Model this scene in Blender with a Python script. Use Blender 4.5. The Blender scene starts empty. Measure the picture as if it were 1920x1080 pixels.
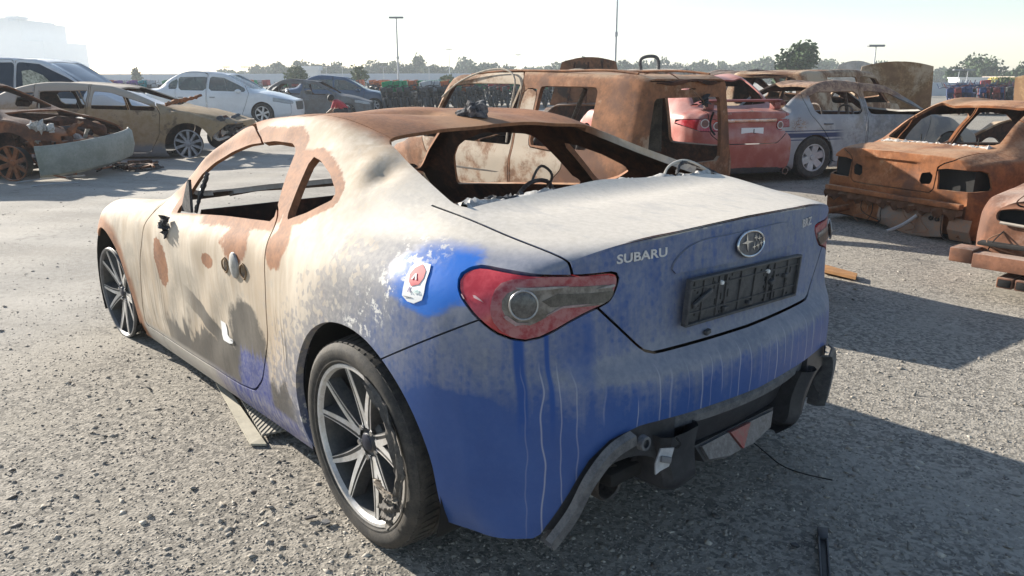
import bpy, bmesh, math, random
import numpy as np
from mathutils import Vector, Matrix
random.seed(7); rng = np.random.default_rng(7)
scene = bpy.context.scene
C = scene.collection
RAD = math.radians

# ------------------------------------------------------------------ camera
TH = .032                                   # the coupe sits nose-down on its burnt front rims
CP = np.array([-1.861, 1.8595, 1.2746]); YAW, PIT, ROL, FPX = -2.2792, -.2409, .0228, 1450.
def _R(rx, ry, rz):
    cx, sx, cy, sy, cz, sz = math.cos(rx), math.sin(rx), math.cos(ry), math.sin(ry), math.cos(rz), math.sin(rz)
    return (np.array([[cz,-sz,0],[sz,cz,0],[0,0,1]]) @ np.array([[1,0,0],[0,cx,-sx],[0,sx,cx]]) @ np.array([[cy,0,sy],[0,1,0],[-sy,0,cy]]))
RT = np.array([[math.cos(TH),0,math.sin(TH)],[0,1,0],[-math.sin(TH),0,math.cos(TH)]])
CAMP = RT @ CP; CAMM = RT @ _R(PIT, ROL, YAW)
cd = bpy.data.cameras.new('camera'); cam = bpy.data.objects.new('camera', cd); C.objects.link(cam)
cd.sensor_width = 36; cd.lens = FPX/1920*36; cd.clip_start = .05; cd.clip_end = 3000
mm = Matrix.Identity(4)
for r in range(3):
    mm[r][0] = CAMM[r,0]; mm[r][1] = CAMM[r,2]; mm[r][2] = -CAMM[r,1]; mm[r][3] = CAMP[r]
cam.matrix_world = mm
scene.camera = cam
FWD = np.array([CAMM[0,1], CAMM[1,1]]); FWD = FWD/np.linalg.norm(FWD); RGT = np.array([FWD[1], -FWD[0]])
HEAD = math.atan2(FWD[1], FWD[0])
def ground(u, v, z=0.):
    "point at height z seen at photo pixel (u, v)"
    d = CAMM @ np.array([(u-960)/FPX, 1, (540-v)/FPX]); t = (z-CAMP[2])/d[2]
    q = CAMP+t*d; return Vector((q[0], q[1], z))
def far(u, depth, z=0.):
    "point at horizontal depth from the camera, in the direction of photo column u (near the horizon)"
    a = math.atan((u-960)/FPX/math.cos(PIT)) ; dd = FWD*depth + RGT*depth*math.tan(a)
    return Vector((CAMP[0]+dd[0], CAMP[1]+dd[1], z))

# ------------------------------------------------------------------ sky, sun, exposure
SUN = np.array([2.5, .52, 1.]); SUN = SUN/np.linalg.norm(SUN)
EL = math.asin(SUN[2]); AZ = math.atan2(SUN[1], SUN[0])
w = bpy.data.worlds.new('World'); scene.world = w; w.use_nodes = True
nt = w.node_tree; nt.nodes.clear()
sky = nt.nodes.new('ShaderNodeTexSky'); sky.sky_type = 'NISHITA'; sky.sun_disc = False
sky.sun_elevation = EL; sky.sun_rotation = RAD(90)-AZ; sky.altitude = 0
sky.air_density = 1.0; sky.dust_density = .5; sky.ozone_density = 1.0
bg = nt.nodes.new('ShaderNodeBackground'); bg.inputs[1].default_value = .078
wo = nt.nodes.new('ShaderNodeOutputWorld')
nt.links.new(sky.outputs[0], bg.inputs[0]); nt.links.new(bg.outputs[0], wo.inputs[0])
sl = bpy.data.lights.new('sun', 'SUN'); sl.energy = 5.0; sl.angle = RAD(.55); sl.color = (1., .93, .82)
so = bpy.data.objects.new('sun', sl); C.objects.link(so)
so.rotation_euler = Vector(SUN).to_track_quat('Z', 'Y').to_euler(); so.location = (0, 0, 30)
vs = scene.view_settings; vs.view_transform = 'Standard'; vs.look = 'None'; vs.exposure = 1.2; vs.gamma = 1; vs.use_curve_mapping = False

scene.cycles.max_bounces = 6; scene.cycles.diffuse_bounces = 3; scene.cycles.glossy_bounces = 3; scene.cycles.volume_bounces = 1; scene.cycles.transparent_max_bounces = 8
# ------------------------------------------------------------------ node helpers
class NT:
    def __init__(s, name):
        s.m = bpy.data.materials.new(name); s.m.use_nodes = True; s.t = s.m.node_tree
        s.b = s.t.nodes['Principled BSDF']; s.co = s.t.nodes.new('ShaderNodeTexCoord').outputs['Object']
        sp = s.t.nodes.new('ShaderNodeSeparateXYZ'); s.t.links.new(s.co, sp.inputs[0]); s.x, s.y, s.z = sp.outputs
        s._ob = None
    def inp(s, sock, v):
        if isinstance(v, bpy.types.NodeSocket): s.t.links.new(v, sock)
        elif v is not None:
            if isinstance(v, tuple) and len(v) == 3 and sock.type == 'RGBA': v = (*v, 1)
            sock.default_value = v
    def ma(s, op, a, b=None, c=None):
        n = s.t.nodes.new('ShaderNodeMath'); n.operation = op
        for i, v in enumerate((a, b, c)):
            if v is not None: s.inp(n.inputs[i], v)
        return n.outputs[0]
    def add(s, *a):
        r = a[0]
        for q in a[1:]: r = s.ma('ADD', r, q)
        return r
    def sub(s, a, b): return s.ma('SUBTRACT', a, b)
    def mul(s, *a):
        r = a[0]
        for q in a[1:]: r = s.ma('MULTIPLY', r, q)
        return r
    def mx(s, a, b): return s.ma('MAXIMUM', a, b)
    def mn(s, a, b): return s.ma('MINIMUM', a, b)
    def inv(s, a): return s.ma('SUBTRACT', 1., a)
    def ss(s, v, lo, hi):
        "smoothstep 0..1 from lo to hi (lo may exceed hi)"
        n = s.t.nodes.new('ShaderNodeMapRange'); n.interpolation_type = 'SMOOTHSTEP'
        s.inp(n.inputs[0], v)
        if lo < hi: n.inputs[1].default_value, n.inputs[2].default_value = lo, hi; n.inputs[3].default_value, n.inputs[4].default_value = 0, 1
        else: n.inputs[1].default_value, n.inputs[2].default_value = hi, lo; n.inputs[3].default_value, n.inputs[4].default_value = 1, 0
        return n.outputs[0]
    def vec(s, x, y, z):
        n = s.t.nodes.new('ShaderNodeCombineXYZ')
        for i, v in enumerate((x, y, z)): s.inp(n.inputs[i], v)
        return n.outputs[0]
    def scl(s, sx, sy, sz, off=0.):
        return s.vec(s.ma('MULTIPLY_ADD', s.x, sx, off), s.mul(s.y, sy), s.mul(s.z, sz))
    def noise(s, scale, detail=4, rough=.6, v=None, dist=0.):
        n = s.t.nodes.new('ShaderNodeTexNoise'); s.inp(n.inputs['Vector'], v if v is not None else s.co)
        n.inputs['Scale'].default_value = scale; n.inputs['Detail'].default_value = detail; n.inputs['Roughness'].default_value = rough
        n.inputs['Distortion'].default_value = dist
        return n.outputs['Fac']
    def voro(s, scale, feat='F1', v=None, out='Distance'):
        n = s.t.nodes.new('ShaderNodeTexVoronoi'); n.feature = feat; s.inp(n.inputs['Vector'], v if v is not None else s.co)
        n.inputs['Scale'].default_value = scale; return n.outputs[out]
    def mix(s, f, a, b):
        n = s.t.nodes.new('ShaderNodeMix'); n.data_type = 'RGBA'
        s.inp(n.inputs[0], f); s.inp(n.inputs[6], a); s.inp(n.inputs[7], b); return n.outputs[2]
    def mixf(s, f, a, b):
        n = s.t.nodes.new('ShaderNodeMix'); n.data_type = 'FLOAT'
        s.inp(n.inputs[0], f); s.inp(n.inputs[2], a); s.inp(n.inputs[3], b); return n.outputs[0]
    def blob(s, cx, cz, rx, rz, soft=.35, wob=.5, ax='xz', cy=0.):
        "soft uneven patch around a point"
        dx = s.ma('DIVIDE', s.sub(s.x if ax[0] == 'x' else s.y, cx), rx); dz = s.ma('DIVIDE', s.sub(s.z if ax[1] == 'z' else s.y, cz), rz)
        r = s.ma('SQRT', s.add(s.mul(dx, dx), s.mul(dz, dz)))
        r = s.add(r, s.mul(s.sub(s.wn, .5), wob*2))
        return s.ss(r, 1+soft*.5, 1-soft)
    def upz(s):
        g = s.t.nodes.new('ShaderNodeNewGeometry'); q = s.t.nodes.new('ShaderNodeSeparateXYZ'); s.t.links.new(g.outputs['Normal'], q.inputs[0]); return q.outputs[2]
    def bump(s, h, strength=.3, dist=.01):
        n = s.t.nodes.new('ShaderNodeBump'); n.inputs['Strength'].default_value = strength; n.inputs['Distance'].default_value = dist
        s.inp(n.inputs['Height'], h); s.t.links.new(n.outputs[0], s.b.inputs['Normal'])
    def out(s, col, rough=.6, metal=0., spec=None, coat=None):
        s.inp(s.b.inputs['Base Color'], col); s.inp(s.b.inputs['Roughness'], rough); s.inp(s.b.inputs['Metallic'], metal)
        if spec is not None: s.inp(s.b.inputs['Specular IOR Level'], spec)
        if coat is not None: s.inp(s.b.inputs['Coat Weight'], coat)
        return s.m
MATS = {}
def plain(name, col, rough=.6, metal=0., var=.25, scale=6., col2=None, bump=0., coat=None, spec=None):
    "a colour with uneven tone"
    if name in MATS: return MATS[name]
    n = NT(name); f = n.ss(n.add(n.mul(n.noise(scale, 5, .65), .7), n.mul(n.noise(scale*7, 3, .6), .3)), .35, .65)
    c2 = col2 if col2 else tuple(q*(1-var) for q in col)
    c = n.mix(f, c2, col)
    if bump: n.bump(n.noise(scale*12, 4, .6), bump, .004)
    MATS[name] = n.out(c, rough, metal, spec, coat); return MATS[name]
def rusty(name, rust=(.27,.115,.05), dark=(.075,.04,.028), ash=(.46,.40,.33), ash_amt=.5, paint=None, paint_fn=None, seed=0.):
    "burnt sheet metal: rust with scorched and ash-pale patches, sun glare painted on upward faces"
    if name in MATS: return MATS[name]
    n = NT(name); v = n.scl(1, 1, 1, seed)
    a = n.noise(1.6, 5, .62, v, .4); b = n.noise(5.5, 6, .68, v); c = n.noise(38, 4, .7, v)
    col = n.mix(n.ss(n.add(n.mul(b, .7), n.mul(c, .3)), .36, .62), tuple(q*.55 for q in rust), rust)
    col = n.mix(n.mul(n.ss(n.add(a, n.mul(n.sub(b, .5), .3)), .53, .36), .85), col, dark)
    col = n.mix(n.mul(n.ss(n.add(a, n.mul(n.sub(b, .5), .35), n.mul(n.sub(c, .5), .12)), .98-ash_amt*.85, 1.14-ash_amt*.85), .8), col, ash)
    if paint: col = n.mix(paint_fn(n, a, b), col, paint)
    col = n.mix(n.mul(n.ss(n.upz(), .45, .95), n.ss(n.add(a, n.mul(n.sub(c, .5), .4)), .34, .60), .62), col, ash)  # upward faces paled with the ash colour: sun glare painted in
    n.bump(n.add(n.mul(c, .4), b), .25, .006)
    MATS[name] = n.out(col, .82, 0., .25); return MATS[name]
def glass(name, tint=(.02,.025,.03), rough=.06):
    if name in MATS: return MATS[name]
    n = NT(name); d = n.noise(3, 4); MATS[name] = n.out(n.mix(n.mul(n.ss(d, .4, .8), .25), tint, (.22,.2,.18)), rough, 0., .5); return MATS[name]

# ------------------------------------------------------------------ mesh helpers
class MS:
    "vertices + quads (array) + other polygons (list)"
    def __init__(s, V, Q, X=None): s.V = np.asarray(V, float); s.Q = np.asarray(Q, int).reshape(-1, 4); s.X = X or []
    def clip(s, fn):
        "keep the part where fn(V) < 0"
        f = fn(s.V); V = list(map(tuple, s.V)) if False else None
        inn = f < 0
        nv = len(s.V); newp = []; cache = {}; X = []
        cnt = inn[s.Q].sum(1) if len(s.Q) else np.zeros(0, int)
        Q = s.Q[cnt == 4]
        def cut(poly):
            o = []
            for k, a in enumerate(poly):
                b = poly[(k+1) % len(poly)]
                if inn[a]: o.append(a)
                if inn[a] != inn[b]:
                    key = (a, b) if a < b else (b, a)
                    if key not in cache:
                        i, j = key; t = f[i]/(f[i]-f[j]); t = min(max(t, .02), .98)
                        cache[key] = nv+len(newp); newp.append(s.V[i]*(1-t)+s.V[j]*t)
                    o.append(cache[key])
            if len(o) > 2: X.append(tuple(o))
        for q in s.Q[(cnt > 0) & (cnt < 4)].tolist(): cut(q)
        for p in s.X:
            k = sum(bool(inn[i]) for i in p)
            if k == len(p): X.append(p)
            elif k: cut(p)
        return MS(np.vstack([s.V, newp]) if newp else s.V, Q, X).compact()
    def compact(s):
        used = np.zeros(len(s.V), bool)
        if len(s.Q): used[s.Q.ravel()] = True
        for p in s.X: used[list(p)] = True
        m = np.cumsum(used)-1
        return MS(s.V[used], m[s.Q] if len(s.Q) else s.Q, [tuple(int(m[i]) for i in p) for p in s.X])
    def normals(s):
        N = np.zeros_like(s.V)
        if len(s.Q):
            a, b, c, d = (s.V[s.Q[:, i]] for i in range(4)); fn = np.cross(c-a, d-b)
            for i in range(4): np.add.at(N, s.Q[:, i], fn)
        for p in s.X:
            P = s.V[list(p)]; fn = np.zeros(3)
            for k in range(1, len(p)-1): fn += np.cross(P[k]-P[0], P[k+1]-P[0])
            for i in p: N[i] += fn
        return N/np.maximum(np.linalg.norm(N, axis=1, keepdims=True), 1e-9)
    def edges_boundary(s):
        E = {}
        for q in s.Q.tolist()+[list(p) for p in s.X]:
            for k in range(len(q)):
                a, b = q[k], q[(k+1) % len(q)]; key = (a, b) if a < b else (b, a)
                E[key] = None if key in E else (a, b)
        return [v for v in E.values() if v]
    def offset(s, d): return MS(s.V+s.normals()*d, s.Q, s.X)
    def solid(s, t, lip=0.):
        "give the sheet a thickness t inwards"
        N = s.normals(); n = len(s.V); be = s.edges_boundary()
        V = [s.V, s.V-N*t]; Q = [s.Q, s.Q[:, ::-1]+n] if len(s.Q) else []
        X = list(s.X)+[tuple(i+n for i in p[::-1]) for p in s.X]
        rim = []; base = 2*n; ids = {}; rv = []
        for a, b in be:
            for i in (a, b):
                if i not in ids: ids[i] = base+len(rv); rv += [s.V[i], s.V[i]-N[i]*t]
            rim.append((ids[a], ids[a]+1, ids[b]+1, ids[b]))
        V = np.vstack(V+([rv] if rv else [])); Q = np.vstack(Q+([rim] if rim else [])) if (Q or rim) else np.zeros((0, 4), int)
        return MS(V, Q, X)
    def __add__(s, o):
        n = len(s.V); return MS(np.vstack([s.V, o.V]), np.vstack([s.Q, o.Q+n]), s.X+[tuple(i+n for i in p) for p in o.X])
    def mirror(s):
        return MS(s.V*np.array([1, -1, 1]), s.Q[:, ::-1], [p[::-1] for p in s.X])
    def move(s, x=0, y=0, z=0): return MS(s.V+np.array([x, y, z]), s.Q, s.X)
    def rot(s, ax, a):
        return MS(s.V @ np.array(Matrix.Rotation(a, 3, ax)).T, s.Q, s.X)
def empty(name, loc=(0,0,0), rot=(0,0,0), parent=None):
    o = bpy.data.objects.new(name, None); C.objects.link(o); o.location = loc; o.rotation_euler = rot; o.parent = parent
    o.empty_display_size = .2; return o
def tag(o, label=None, cat=None, group=None, kind=None):
    if label: o['label'] = label
    if cat: o['category'] = cat
    if group: o['group'] = group
    if kind: o['kind'] = kind
    return o
def build(name, ms, mat, parent=None, smooth=True, angle=38, mats=None):
    me = bpy.data.meshes.new(name)
    F = ms.Q.tolist()+[list(p) for p in ms.X]
    me.from_pydata(ms.V.tolist(), [], F); me.update()
    if smooth:
        me.polygons.foreach_set('use_smooth', [True]*len(me.polygons))
        if angle: me.set_sharp_from_angle(angle=RAD(angle))
    if mat: me.materials.append(mat)
    o = bpy.data.objects.new(name, me); C.objects.link(o); o.parent = parent
    return o
def copy_tree(o, parent=None):
    c = o.copy(); C.objects.link(c); c.parent = parent
    for ch in list(o.children): copy_tree(ch, c)
    return c
def box(x0, x1, y0, y1, z0, z1, bev=0.):
    if bev <= 0:
        V = [(x, y, z) for z in (z0, z1) for x, y in ((x0,y0),(x1,y0),(x1,y1),(x0,y1))]
        return MS(V, [(3,2,1,0),(4,5,6,7),(0,1,5,4),(1,2,6,5),(2,3,7,6),(3,0,4,7)])
    bm = bmesh.new(); bmesh.ops.create_cube(bm, size=1)
    for v in bm.verts: v.co = ((x0+x1)/2+v.co.x*(x1-x0), (y0+y1)/2+v.co.y*(y1-y0), (z0+z1)/2+v.co.z*(z1-z0))
    bmesh.ops.bevel(bm, geom=bm.edges[:], offset=bev, segments=2, affect='EDGES', profile=.5)
    return frombm(bm)
def frombm(bm):
    bm.verts.ensure_lookup_table(); bm.verts.index_update()
    V = [tuple(v.co) for v in bm.verts]; Q = []; X = []
    for f in bm.faces:
        t = tuple(v.index for v in f.verts); (Q if len(t) == 4 else X).append(t)
    bm.free(); return MS(V, np.array(Q, int).reshape(-1, 4), X)
def sample(pts, n, closed=False):
    "smooth curve through points"
    P = np.asarray(pts, float)
    if closed: P = np.vstack([P, P[:1]])
    if len(P) == 2: return P[0]+(P[1]-P[0])*np.linspace(0, 1, n)[:, None]
    t = np.r_[0, np.cumsum(np.maximum(np.linalg.norm(np.diff(P, axis=0), axis=1), 1e-6))]
    return hermite(P, t, np.linspace(0, t[-1], n), closed)
def hermite(P, t, T, closed=False):
    h = np.diff(t); sh = (-1,)+(1,)*(P.ndim-1); H = h.reshape(sh); d = np.diff(P, axis=0)/H
    m = np.empty_like(P); m[1:-1] = (H[1:]*d[:-1]+H[:-1]*d[1:])/(H[1:]+H[:-1])
    if closed: m[0] = m[-1] = (H[0]*d[-1]+H[-1]*d[0])/(H[0]+H[-1])
    else: m[0] = d[0]*1.5-m[1]*.5; m[-1] = d[-1]*1.5-m[-2]*.5
    i = np.clip(np.searchsorted(t, T, 'right')-1, 0, len(t)-2); u = ((T-t[i])/h[i]).reshape(sh); hh = h[i].reshape(sh)
    return P[i]*(1+2*u)*(1-u)**2+m[i]*hh*u*(1-u)**2+P[i+1]*u*u*(3-2*u)+m[i+1]*hh*u*u*(u-1)
def grid_sample(G, nu, nv):
    "smooth surface through a grid of points (columns, rows, 3)"
    G = np.asarray(G, float)
    tu = np.r_[0, np.cumsum(np.maximum(np.linalg.norm(np.diff(G, axis=0), axis=2).mean(1), .004))]
    tv = np.r_[0, np.cumsum(np.maximum(np.linalg.norm(np.diff(G, axis=1), axis=2).mean(0), .004))]
    def even(t, n):
        k = np.diff(t)/t[-1]; c = np.maximum(2, np.round(k*n)).astype(int)
        return np.r_[np.concatenate([np.linspace(t[i], t[i+1], c[i], endpoint=False) for i in range(len(c))]), t[-1]]
    A = hermite(G, tu, even(tu, nu)); A = hermite(A.transpose(1, 0, 2), tv, even(tv, nv)).transpose(1, 0, 2)
    return A
def grid_ms(A, flip=False, closed_u=False, closed_v=False):
    n, m = A.shape[:2]; I = np.arange(n*m).reshape(n, m)
    if closed_u: I = np.vstack([I, I[:1]])
    if closed_v: I = np.hstack([I, I[:, :1]])
    Q = np.stack([I[:-1, :-1], I[1:, :-1], I[1:, 1:], I[:-1, 1:]], -1).reshape(-1, 4)
    if flip: Q = Q[:, ::-1]
    return MS(A.reshape(-1, 3), Q)
def tube(pts, r, seg=8, closed=False, caps=True):
    P = np.asarray(pts, float); n = len(P); r = np.broadcast_to(np.asarray(r, float), (n,))
    T = np.roll(P, -1, 0)-np.roll(P, 1, 0) if closed else np.gradient(P, axis=0); T = T/np.maximum(np.linalg.norm(T, axis=1, keepdims=True), 1e-9)
    up = np.array([0, 0, 1.]) if abs(T[0, 2]) < .9 else np.array([1., 0, 0]); A = np.empty((n, seg, 3)); nrm = None
    an = np.arange(seg)*2*math.pi/seg
    for i in range(n):
        nrm = np.cross(T[i], up) if nrm is None else nrm-T[i]*np.dot(nrm, T[i]); nrm = nrm/max(np.linalg.norm(nrm), 1e-9); b = np.cross(T[i], nrm)
        A[i] = P[i]+r[i]*(np.cos(an)[:, None]*nrm+np.sin(an)[:, None]*b)
    ms = grid_ms(A, closed_u=closed, closed_v=True)
    if caps and not closed: ms.X += [tuple(range(seg)), tuple(range((n-1)*seg+seg-1, (n-1)*seg-1, -1))]
    return ms
def lathe(prof, seg=32, ax='Y'):
    "profile (radius, along axis) turned round an axis"
    pr = np.asarray(prof, float); an = np.arange(seg)*2*math.pi/seg
    A = np.empty((len(pr), seg, 3)); c, s_ = np.cos(an), np.sin(an)
    for i, (r, h) in enumerate(pr):
        if ax == 'Y': A[i] = np.stack([r*c, np.full(seg, h), r*s_], 1)
        elif ax == 'Z': A[i] = np.stack([r*c, r*s_, np.full(seg, h)], 1)
        else: A[i] = np.stack([np.full(seg, h), r*c, r*s_], 1)
    return grid_ms(A, closed_v=True, flip=(ax == 'Z'))
def extrude_poly(poly, t, ax='y', at=0.):
    "flat outline (2D) made a slab of thickness t; outline lies in the plane across axis ax"
    P = np.asarray(poly, float); n = len(P)
    def p3(o):
        z = np.full(n, o)
        return np.stack({'y': [P[:, 0], z, P[:, 1]], 'x': [z, P[:, 0], P[:, 1]], 'z': [P[:, 0], P[:, 1], z]}[ax], 1)
    V = np.vstack([p3(at), p3(at+t)]); V = np.vstack([V, V])
    Q = [(2*n+i, 2*n+(i+1) % n, 3*n+(i+1) % n, 3*n+i) for i in range(n)]
    return MS(V, Q, [tuple(range(n))[::-1], tuple(range(n, 2*n))])
def fixn(ms):
    bm = bmesh.new(); vs_ = [bm.verts.new(v) for v in ms.V.tolist()]
    for q in ms.Q.tolist()+[list(p) for p in ms.X]:
        try: bm.faces.new([vs_[i] for i in q])
        except ValueError: pass
    bmesh.ops.recalc_face_normals(bm, faces=bm.faces[:]); return frombm(bm)
def psdf(P, poly):
    "signed distance of 2D points to a polygon, negative inside"
    P = np.asarray(P, float); poly = np.asarray(poly, float); d = np.full(len(P), 1e9); ins = np.zeros(len(P), bool)
    for i in range(len(poly)):
        a, b = poly[i], poly[(i+1) % len(poly)]; e = b-a; w_ = P-a
        t = np.clip((w_ @ e)/max(e @ e, 1e-12), 0, 1); d = np.minimum(d, ((w_-t[:, None]*e)**2).sum(1))
        c = (a[1] > P[:, 1]) != (b[1] > P[:, 1])
        with np.errstate(divide='ignore', invalid='ignore'): xi = (b[0]-a[0])*(P[:, 1]-a[1])/(b[1]-a[1])+a[0]
        ins ^= c & (P[:, 0] < xi)
    d = np.sqrt(d); return np.where(ins, -d, d)
def rnd_poly(poly, n=6, r=.03):
    "round the corners of a polygon"
    P = np.asarray(poly, float); o = []
    for i in range(len(P)):
        a, b, c = P[i-1], P[i], P[(i+1) % len(P)]
        l1, l2 = np.linalg.norm(a-b), np.linalg.norm(c-b); q = min(r, l1*.45, l2*.45)
        p0 = b+(a-b)/l1*q; p2 = b+(c-b)/l2*q
        for t in np.linspace(0, 1, n): o.append((1-t)**2*p0+2*t*(1-t)*b+t*t*p2)
    return np.array(o)
def text_ms(txt, size, extrude=.0015, spacing=1., shear=0., wide=1.):
    cu = bpy.data.curves.new('t', 'FONT'); cu.body = txt; cu.size = size; cu.extrude = extrude; cu.align_x = 'CENTER'; cu.align_y = 'CENTER'
    cu.offset = size*.022; cu.space_character = spacing; cu.shear = shear; cu.resolution_u = 3
    o = bpy.data.objects.new('t', cu); C.objects.link(o); dg = bpy.context.evaluated_depsgraph_get(); me = o.evaluated_get(dg).to_mesh()
    V = np.array([v.co[:] for v in me.vertices]).reshape(-1, 3); F = [tuple(p.vertices) for p in me.polygons]
    o.evaluated_get(dg).to_mesh_clear(); bpy.data.objects.remove(o); bpy.data.curves.remove(cu)
    V[:, 0] *= wide
    return MS(V, [f for f in F if len(f) == 4], [f for f in F if len(f) != 4])
def place(ms, origin, xdir, ydir):
    "put flat artwork (x right, y up) at a place in 3D"
    xd = np.asarray(xdir, float); xd = xd/np.linalg.norm(xd); yd = np.asarray(ydir, float); yd = yd-xd*(yd @ xd); yd = yd/np.linalg.norm(yd); zd = np.cross(xd, yd)
    return MS(np.asarray(origin)+ms.V @ np.stack([xd, yd, zd]), ms.Q, ms.X)
# ------------------------------------------------------------------ the blue coupe
# local axes: x forward, y left, z up, origin under the rear axle
NET = [  # x, then (y, z) from sill to roof centre
 (2.95, [(.78,.20),(.80,.28),(.82,.40),(.82,.52),(.80,.62),(.76,.69),(.71,.725),(.64,.735),(.56,.735),(.42,.735),(.2,.74),(0,.745)]),
 (2.57, [(.82,.14),(.85,.20),(.875,.38),(.885,.55),(.868,.68),(.83,.765),(.77,.80),(.70,.80),(.60,.785),(.44,.775),(.2,.785),(0,.79)]),
 (2.25, [(.80,.13),(.83,.19),(.855,.32),(.868,.50),(.862,.66),(.835,.765),(.785,.815),(.72,.825),(.62,.815),(.45,.81),(.2,.825),(0,.83)]),
 (1.90, [(.80,.13),(.825,.19),(.845,.31),(.85,.48),(.85,.64),(.835,.755),(.79,.815),(.745,.845),(.69,.865),(.5,.87),(.25,.885),(0,.89)]),
 (1.60, [(.80,.13),(.825,.19),(.84,.31),(.842,.48),(.846,.65),(.832,.765),(.785,.83),(.735,.91),(.69,.985),(.645,1.03),(.35,1.05),(0,1.06)]),
 (1.30, [(.80,.13),(.825,.19),(.838,.31),(.838,.48),(.844,.66),(.830,.78),(.78,.845),(.70,.98),(.63,1.085),(.575,1.165),(.3,1.195),(0,1.205)]),
 (1.00, [(.80,.13),(.827,.19),(.840,.31),(.838,.48),(.845,.67),(.830,.79),(.78,.86),(.69,1.005),(.60,1.13),(.545,1.205),(.3,1.23),(0,1.238)]),
 (.65,  [(.805,.135),(.832,.195),(.848,.32),(.848,.49),(.85,.68),(.832,.81),(.785,.88),(.70,1.005),(.605,1.12),(.535,1.20),(.3,1.222),(0,1.232)]),
 (.38,  [(.82,.15),(.848,.21),(.868,.34),(.874,.51),(.868,.70),(.838,.83),(.785,.905),(.72,.99),(.63,1.09),(.53,1.158),(.28,1.18),(0,1.19)]),
 (.12,  [(.83,.17),(.86,.24),(.882,.37),(.888,.54),(.880,.71),(.846,.84),(.785,.915),(.73,.965),(.665,1.03),(.555,1.082),(.28,1.10),(0,1.107)]),
 (-.10, [(.83,.18),(.86,.25),(.880,.38),(.886,.55),(.876,.71),(.842,.84),(.775,.912),(.715,.955),(.66,.992),(.575,1.022),(.3,1.035),(0,1.04)]),
 (-.26, [(.82,.19),(.850,.26),(.870,.39),(.876,.56),(.866,.71),(.832,.835),(.765,.905),(.70,.948),(.64,.975),(.57,.984),(.3,.985),(0,.985)]),
 (-.42, [(.79,.20),(.822,.27),(.840,.41),(.846,.57),(.836,.71),(.800,.825),(.735,.892),(.675,.928),(.615,.95),(.54,.962),(.3,.97),(0,.972)]),
]
def tailx(y):   # plan shape of the tail
    return np.interp(np.abs(y), [0,.28,.50,.60,.68,.745,.79], [-.765,-.750,-.708,-.668,-.615,-.562,-.52])
def inset(z):   # how far the boot lid stands back from the bumper
    return np.interp(z, [0,.30,.40,.60,.625,.655,.72,.85,.905,.935,.955], [.03,.005,0,.0,.006,.045,.05,.058,.058,.056,.060])
def coupe_net():
    G = [[(x, y, z) for y, z in rows] for x, rows in NET]
    # corner and tail columns
    zr = [.215,.285,.44,.595,.665,.785,.862,.895,.915,.930,.943,.950]
    yc = [.745,.77,.785,.79,.78,.75,.70,.645,.585,.50,.28,0]
    fade = lambda y: np.interp(abs(y), [0,.45,.66,.8], [1,1,.35,.1])
    def pt(y, z): return (float(tailx(y)+inset(z)*fade(y)), y, z)
    G.append([pt(y, z) for y, z in zip(yc, zr)])
    for s in (.93,.82,.66,.45,.22,0):
        G.append([pt(y*s, z) for j, (y, z) in enumerate(zip(yc, zr))])
    return np.array(G)
def shell(G, nu, nv):
    A = grid_sample(G, nu, nv)
    A[:, -1, 1] = 0
    full = np.concatenate([A, A[:, -2::-1]*np.array([1, -1, 1])], 1)
    ms = grid_ms(full)
    # weld the rear centre line
    return ms
ms = shell(coupe_net(), 190, 84)
def wobble(V):
    "heat-warped sheet metal: low ripples on the burnt side, more on the door"
    x, y, z = V.T
    k = np.clip((x+.1)/.5, 0, 1)*np.clip((z-.18)/.15, 0, 1)
    w_ = .0026*np.sin(17*x+6*z+1.5*np.sin(9*z))+.0022*np.sin(31*x-11*z+2*np.sin(7*x))+.0016*np.sin(23*z+13*x)
    dr = np.exp(-((x-1.25)/.5)**2-((z-.42)/.16)**2)*.006*np.sin(26*x+18*z)
    side = np.abs(y) > .5
    out = V.copy(); out[:, 1] += np.sign(y)*np.where(side, k*(w_+dr)*.42, 0)
    # dents: C-pillar crease, roof crease
    out[:, 2] -= .020*np.exp(-((x-.16)/.05)**2-((np.abs(y)-.62)/.05)**2)*(y > 0)
    out[:, 2] += .010*np.exp(-((x-.23)/.06)**2-((np.abs(y)-.60)/.06)**2)*(y > 0)
    roof = (z > 1.14)
    out[:, 2] += np.where(roof, .004*np.sin(9*x+5*y)+.003*np.sin(14*y-6*x)-.012*np.exp(-((x-.75-.5*(y-.3))/.05)**2)*(y > .05)*(y < .5), 0)
    return out
ms.V = wobble(ms.V)
def side(poly, rnd=.03, ymin=.45):
    pl = rnd_poly(poly, 5, rnd) if rnd else np.array(poly)
    return lambda V: np.where(np.abs(V[:, 1]) > ymin, psdf(V[:, [0, 2]], pl), 1.)
def arch(xc, zc, r, ymin=.45): return lambda V: np.where(np.abs(V[:, 1]) > ymin, np.hypot(V[:, 0]-xc, V[:, 2]-zc)-r, 1.)
neg = lambda f: (lambda V: -f(V))
gap = lambda f, g: (lambda V: f(V)+g)
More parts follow.
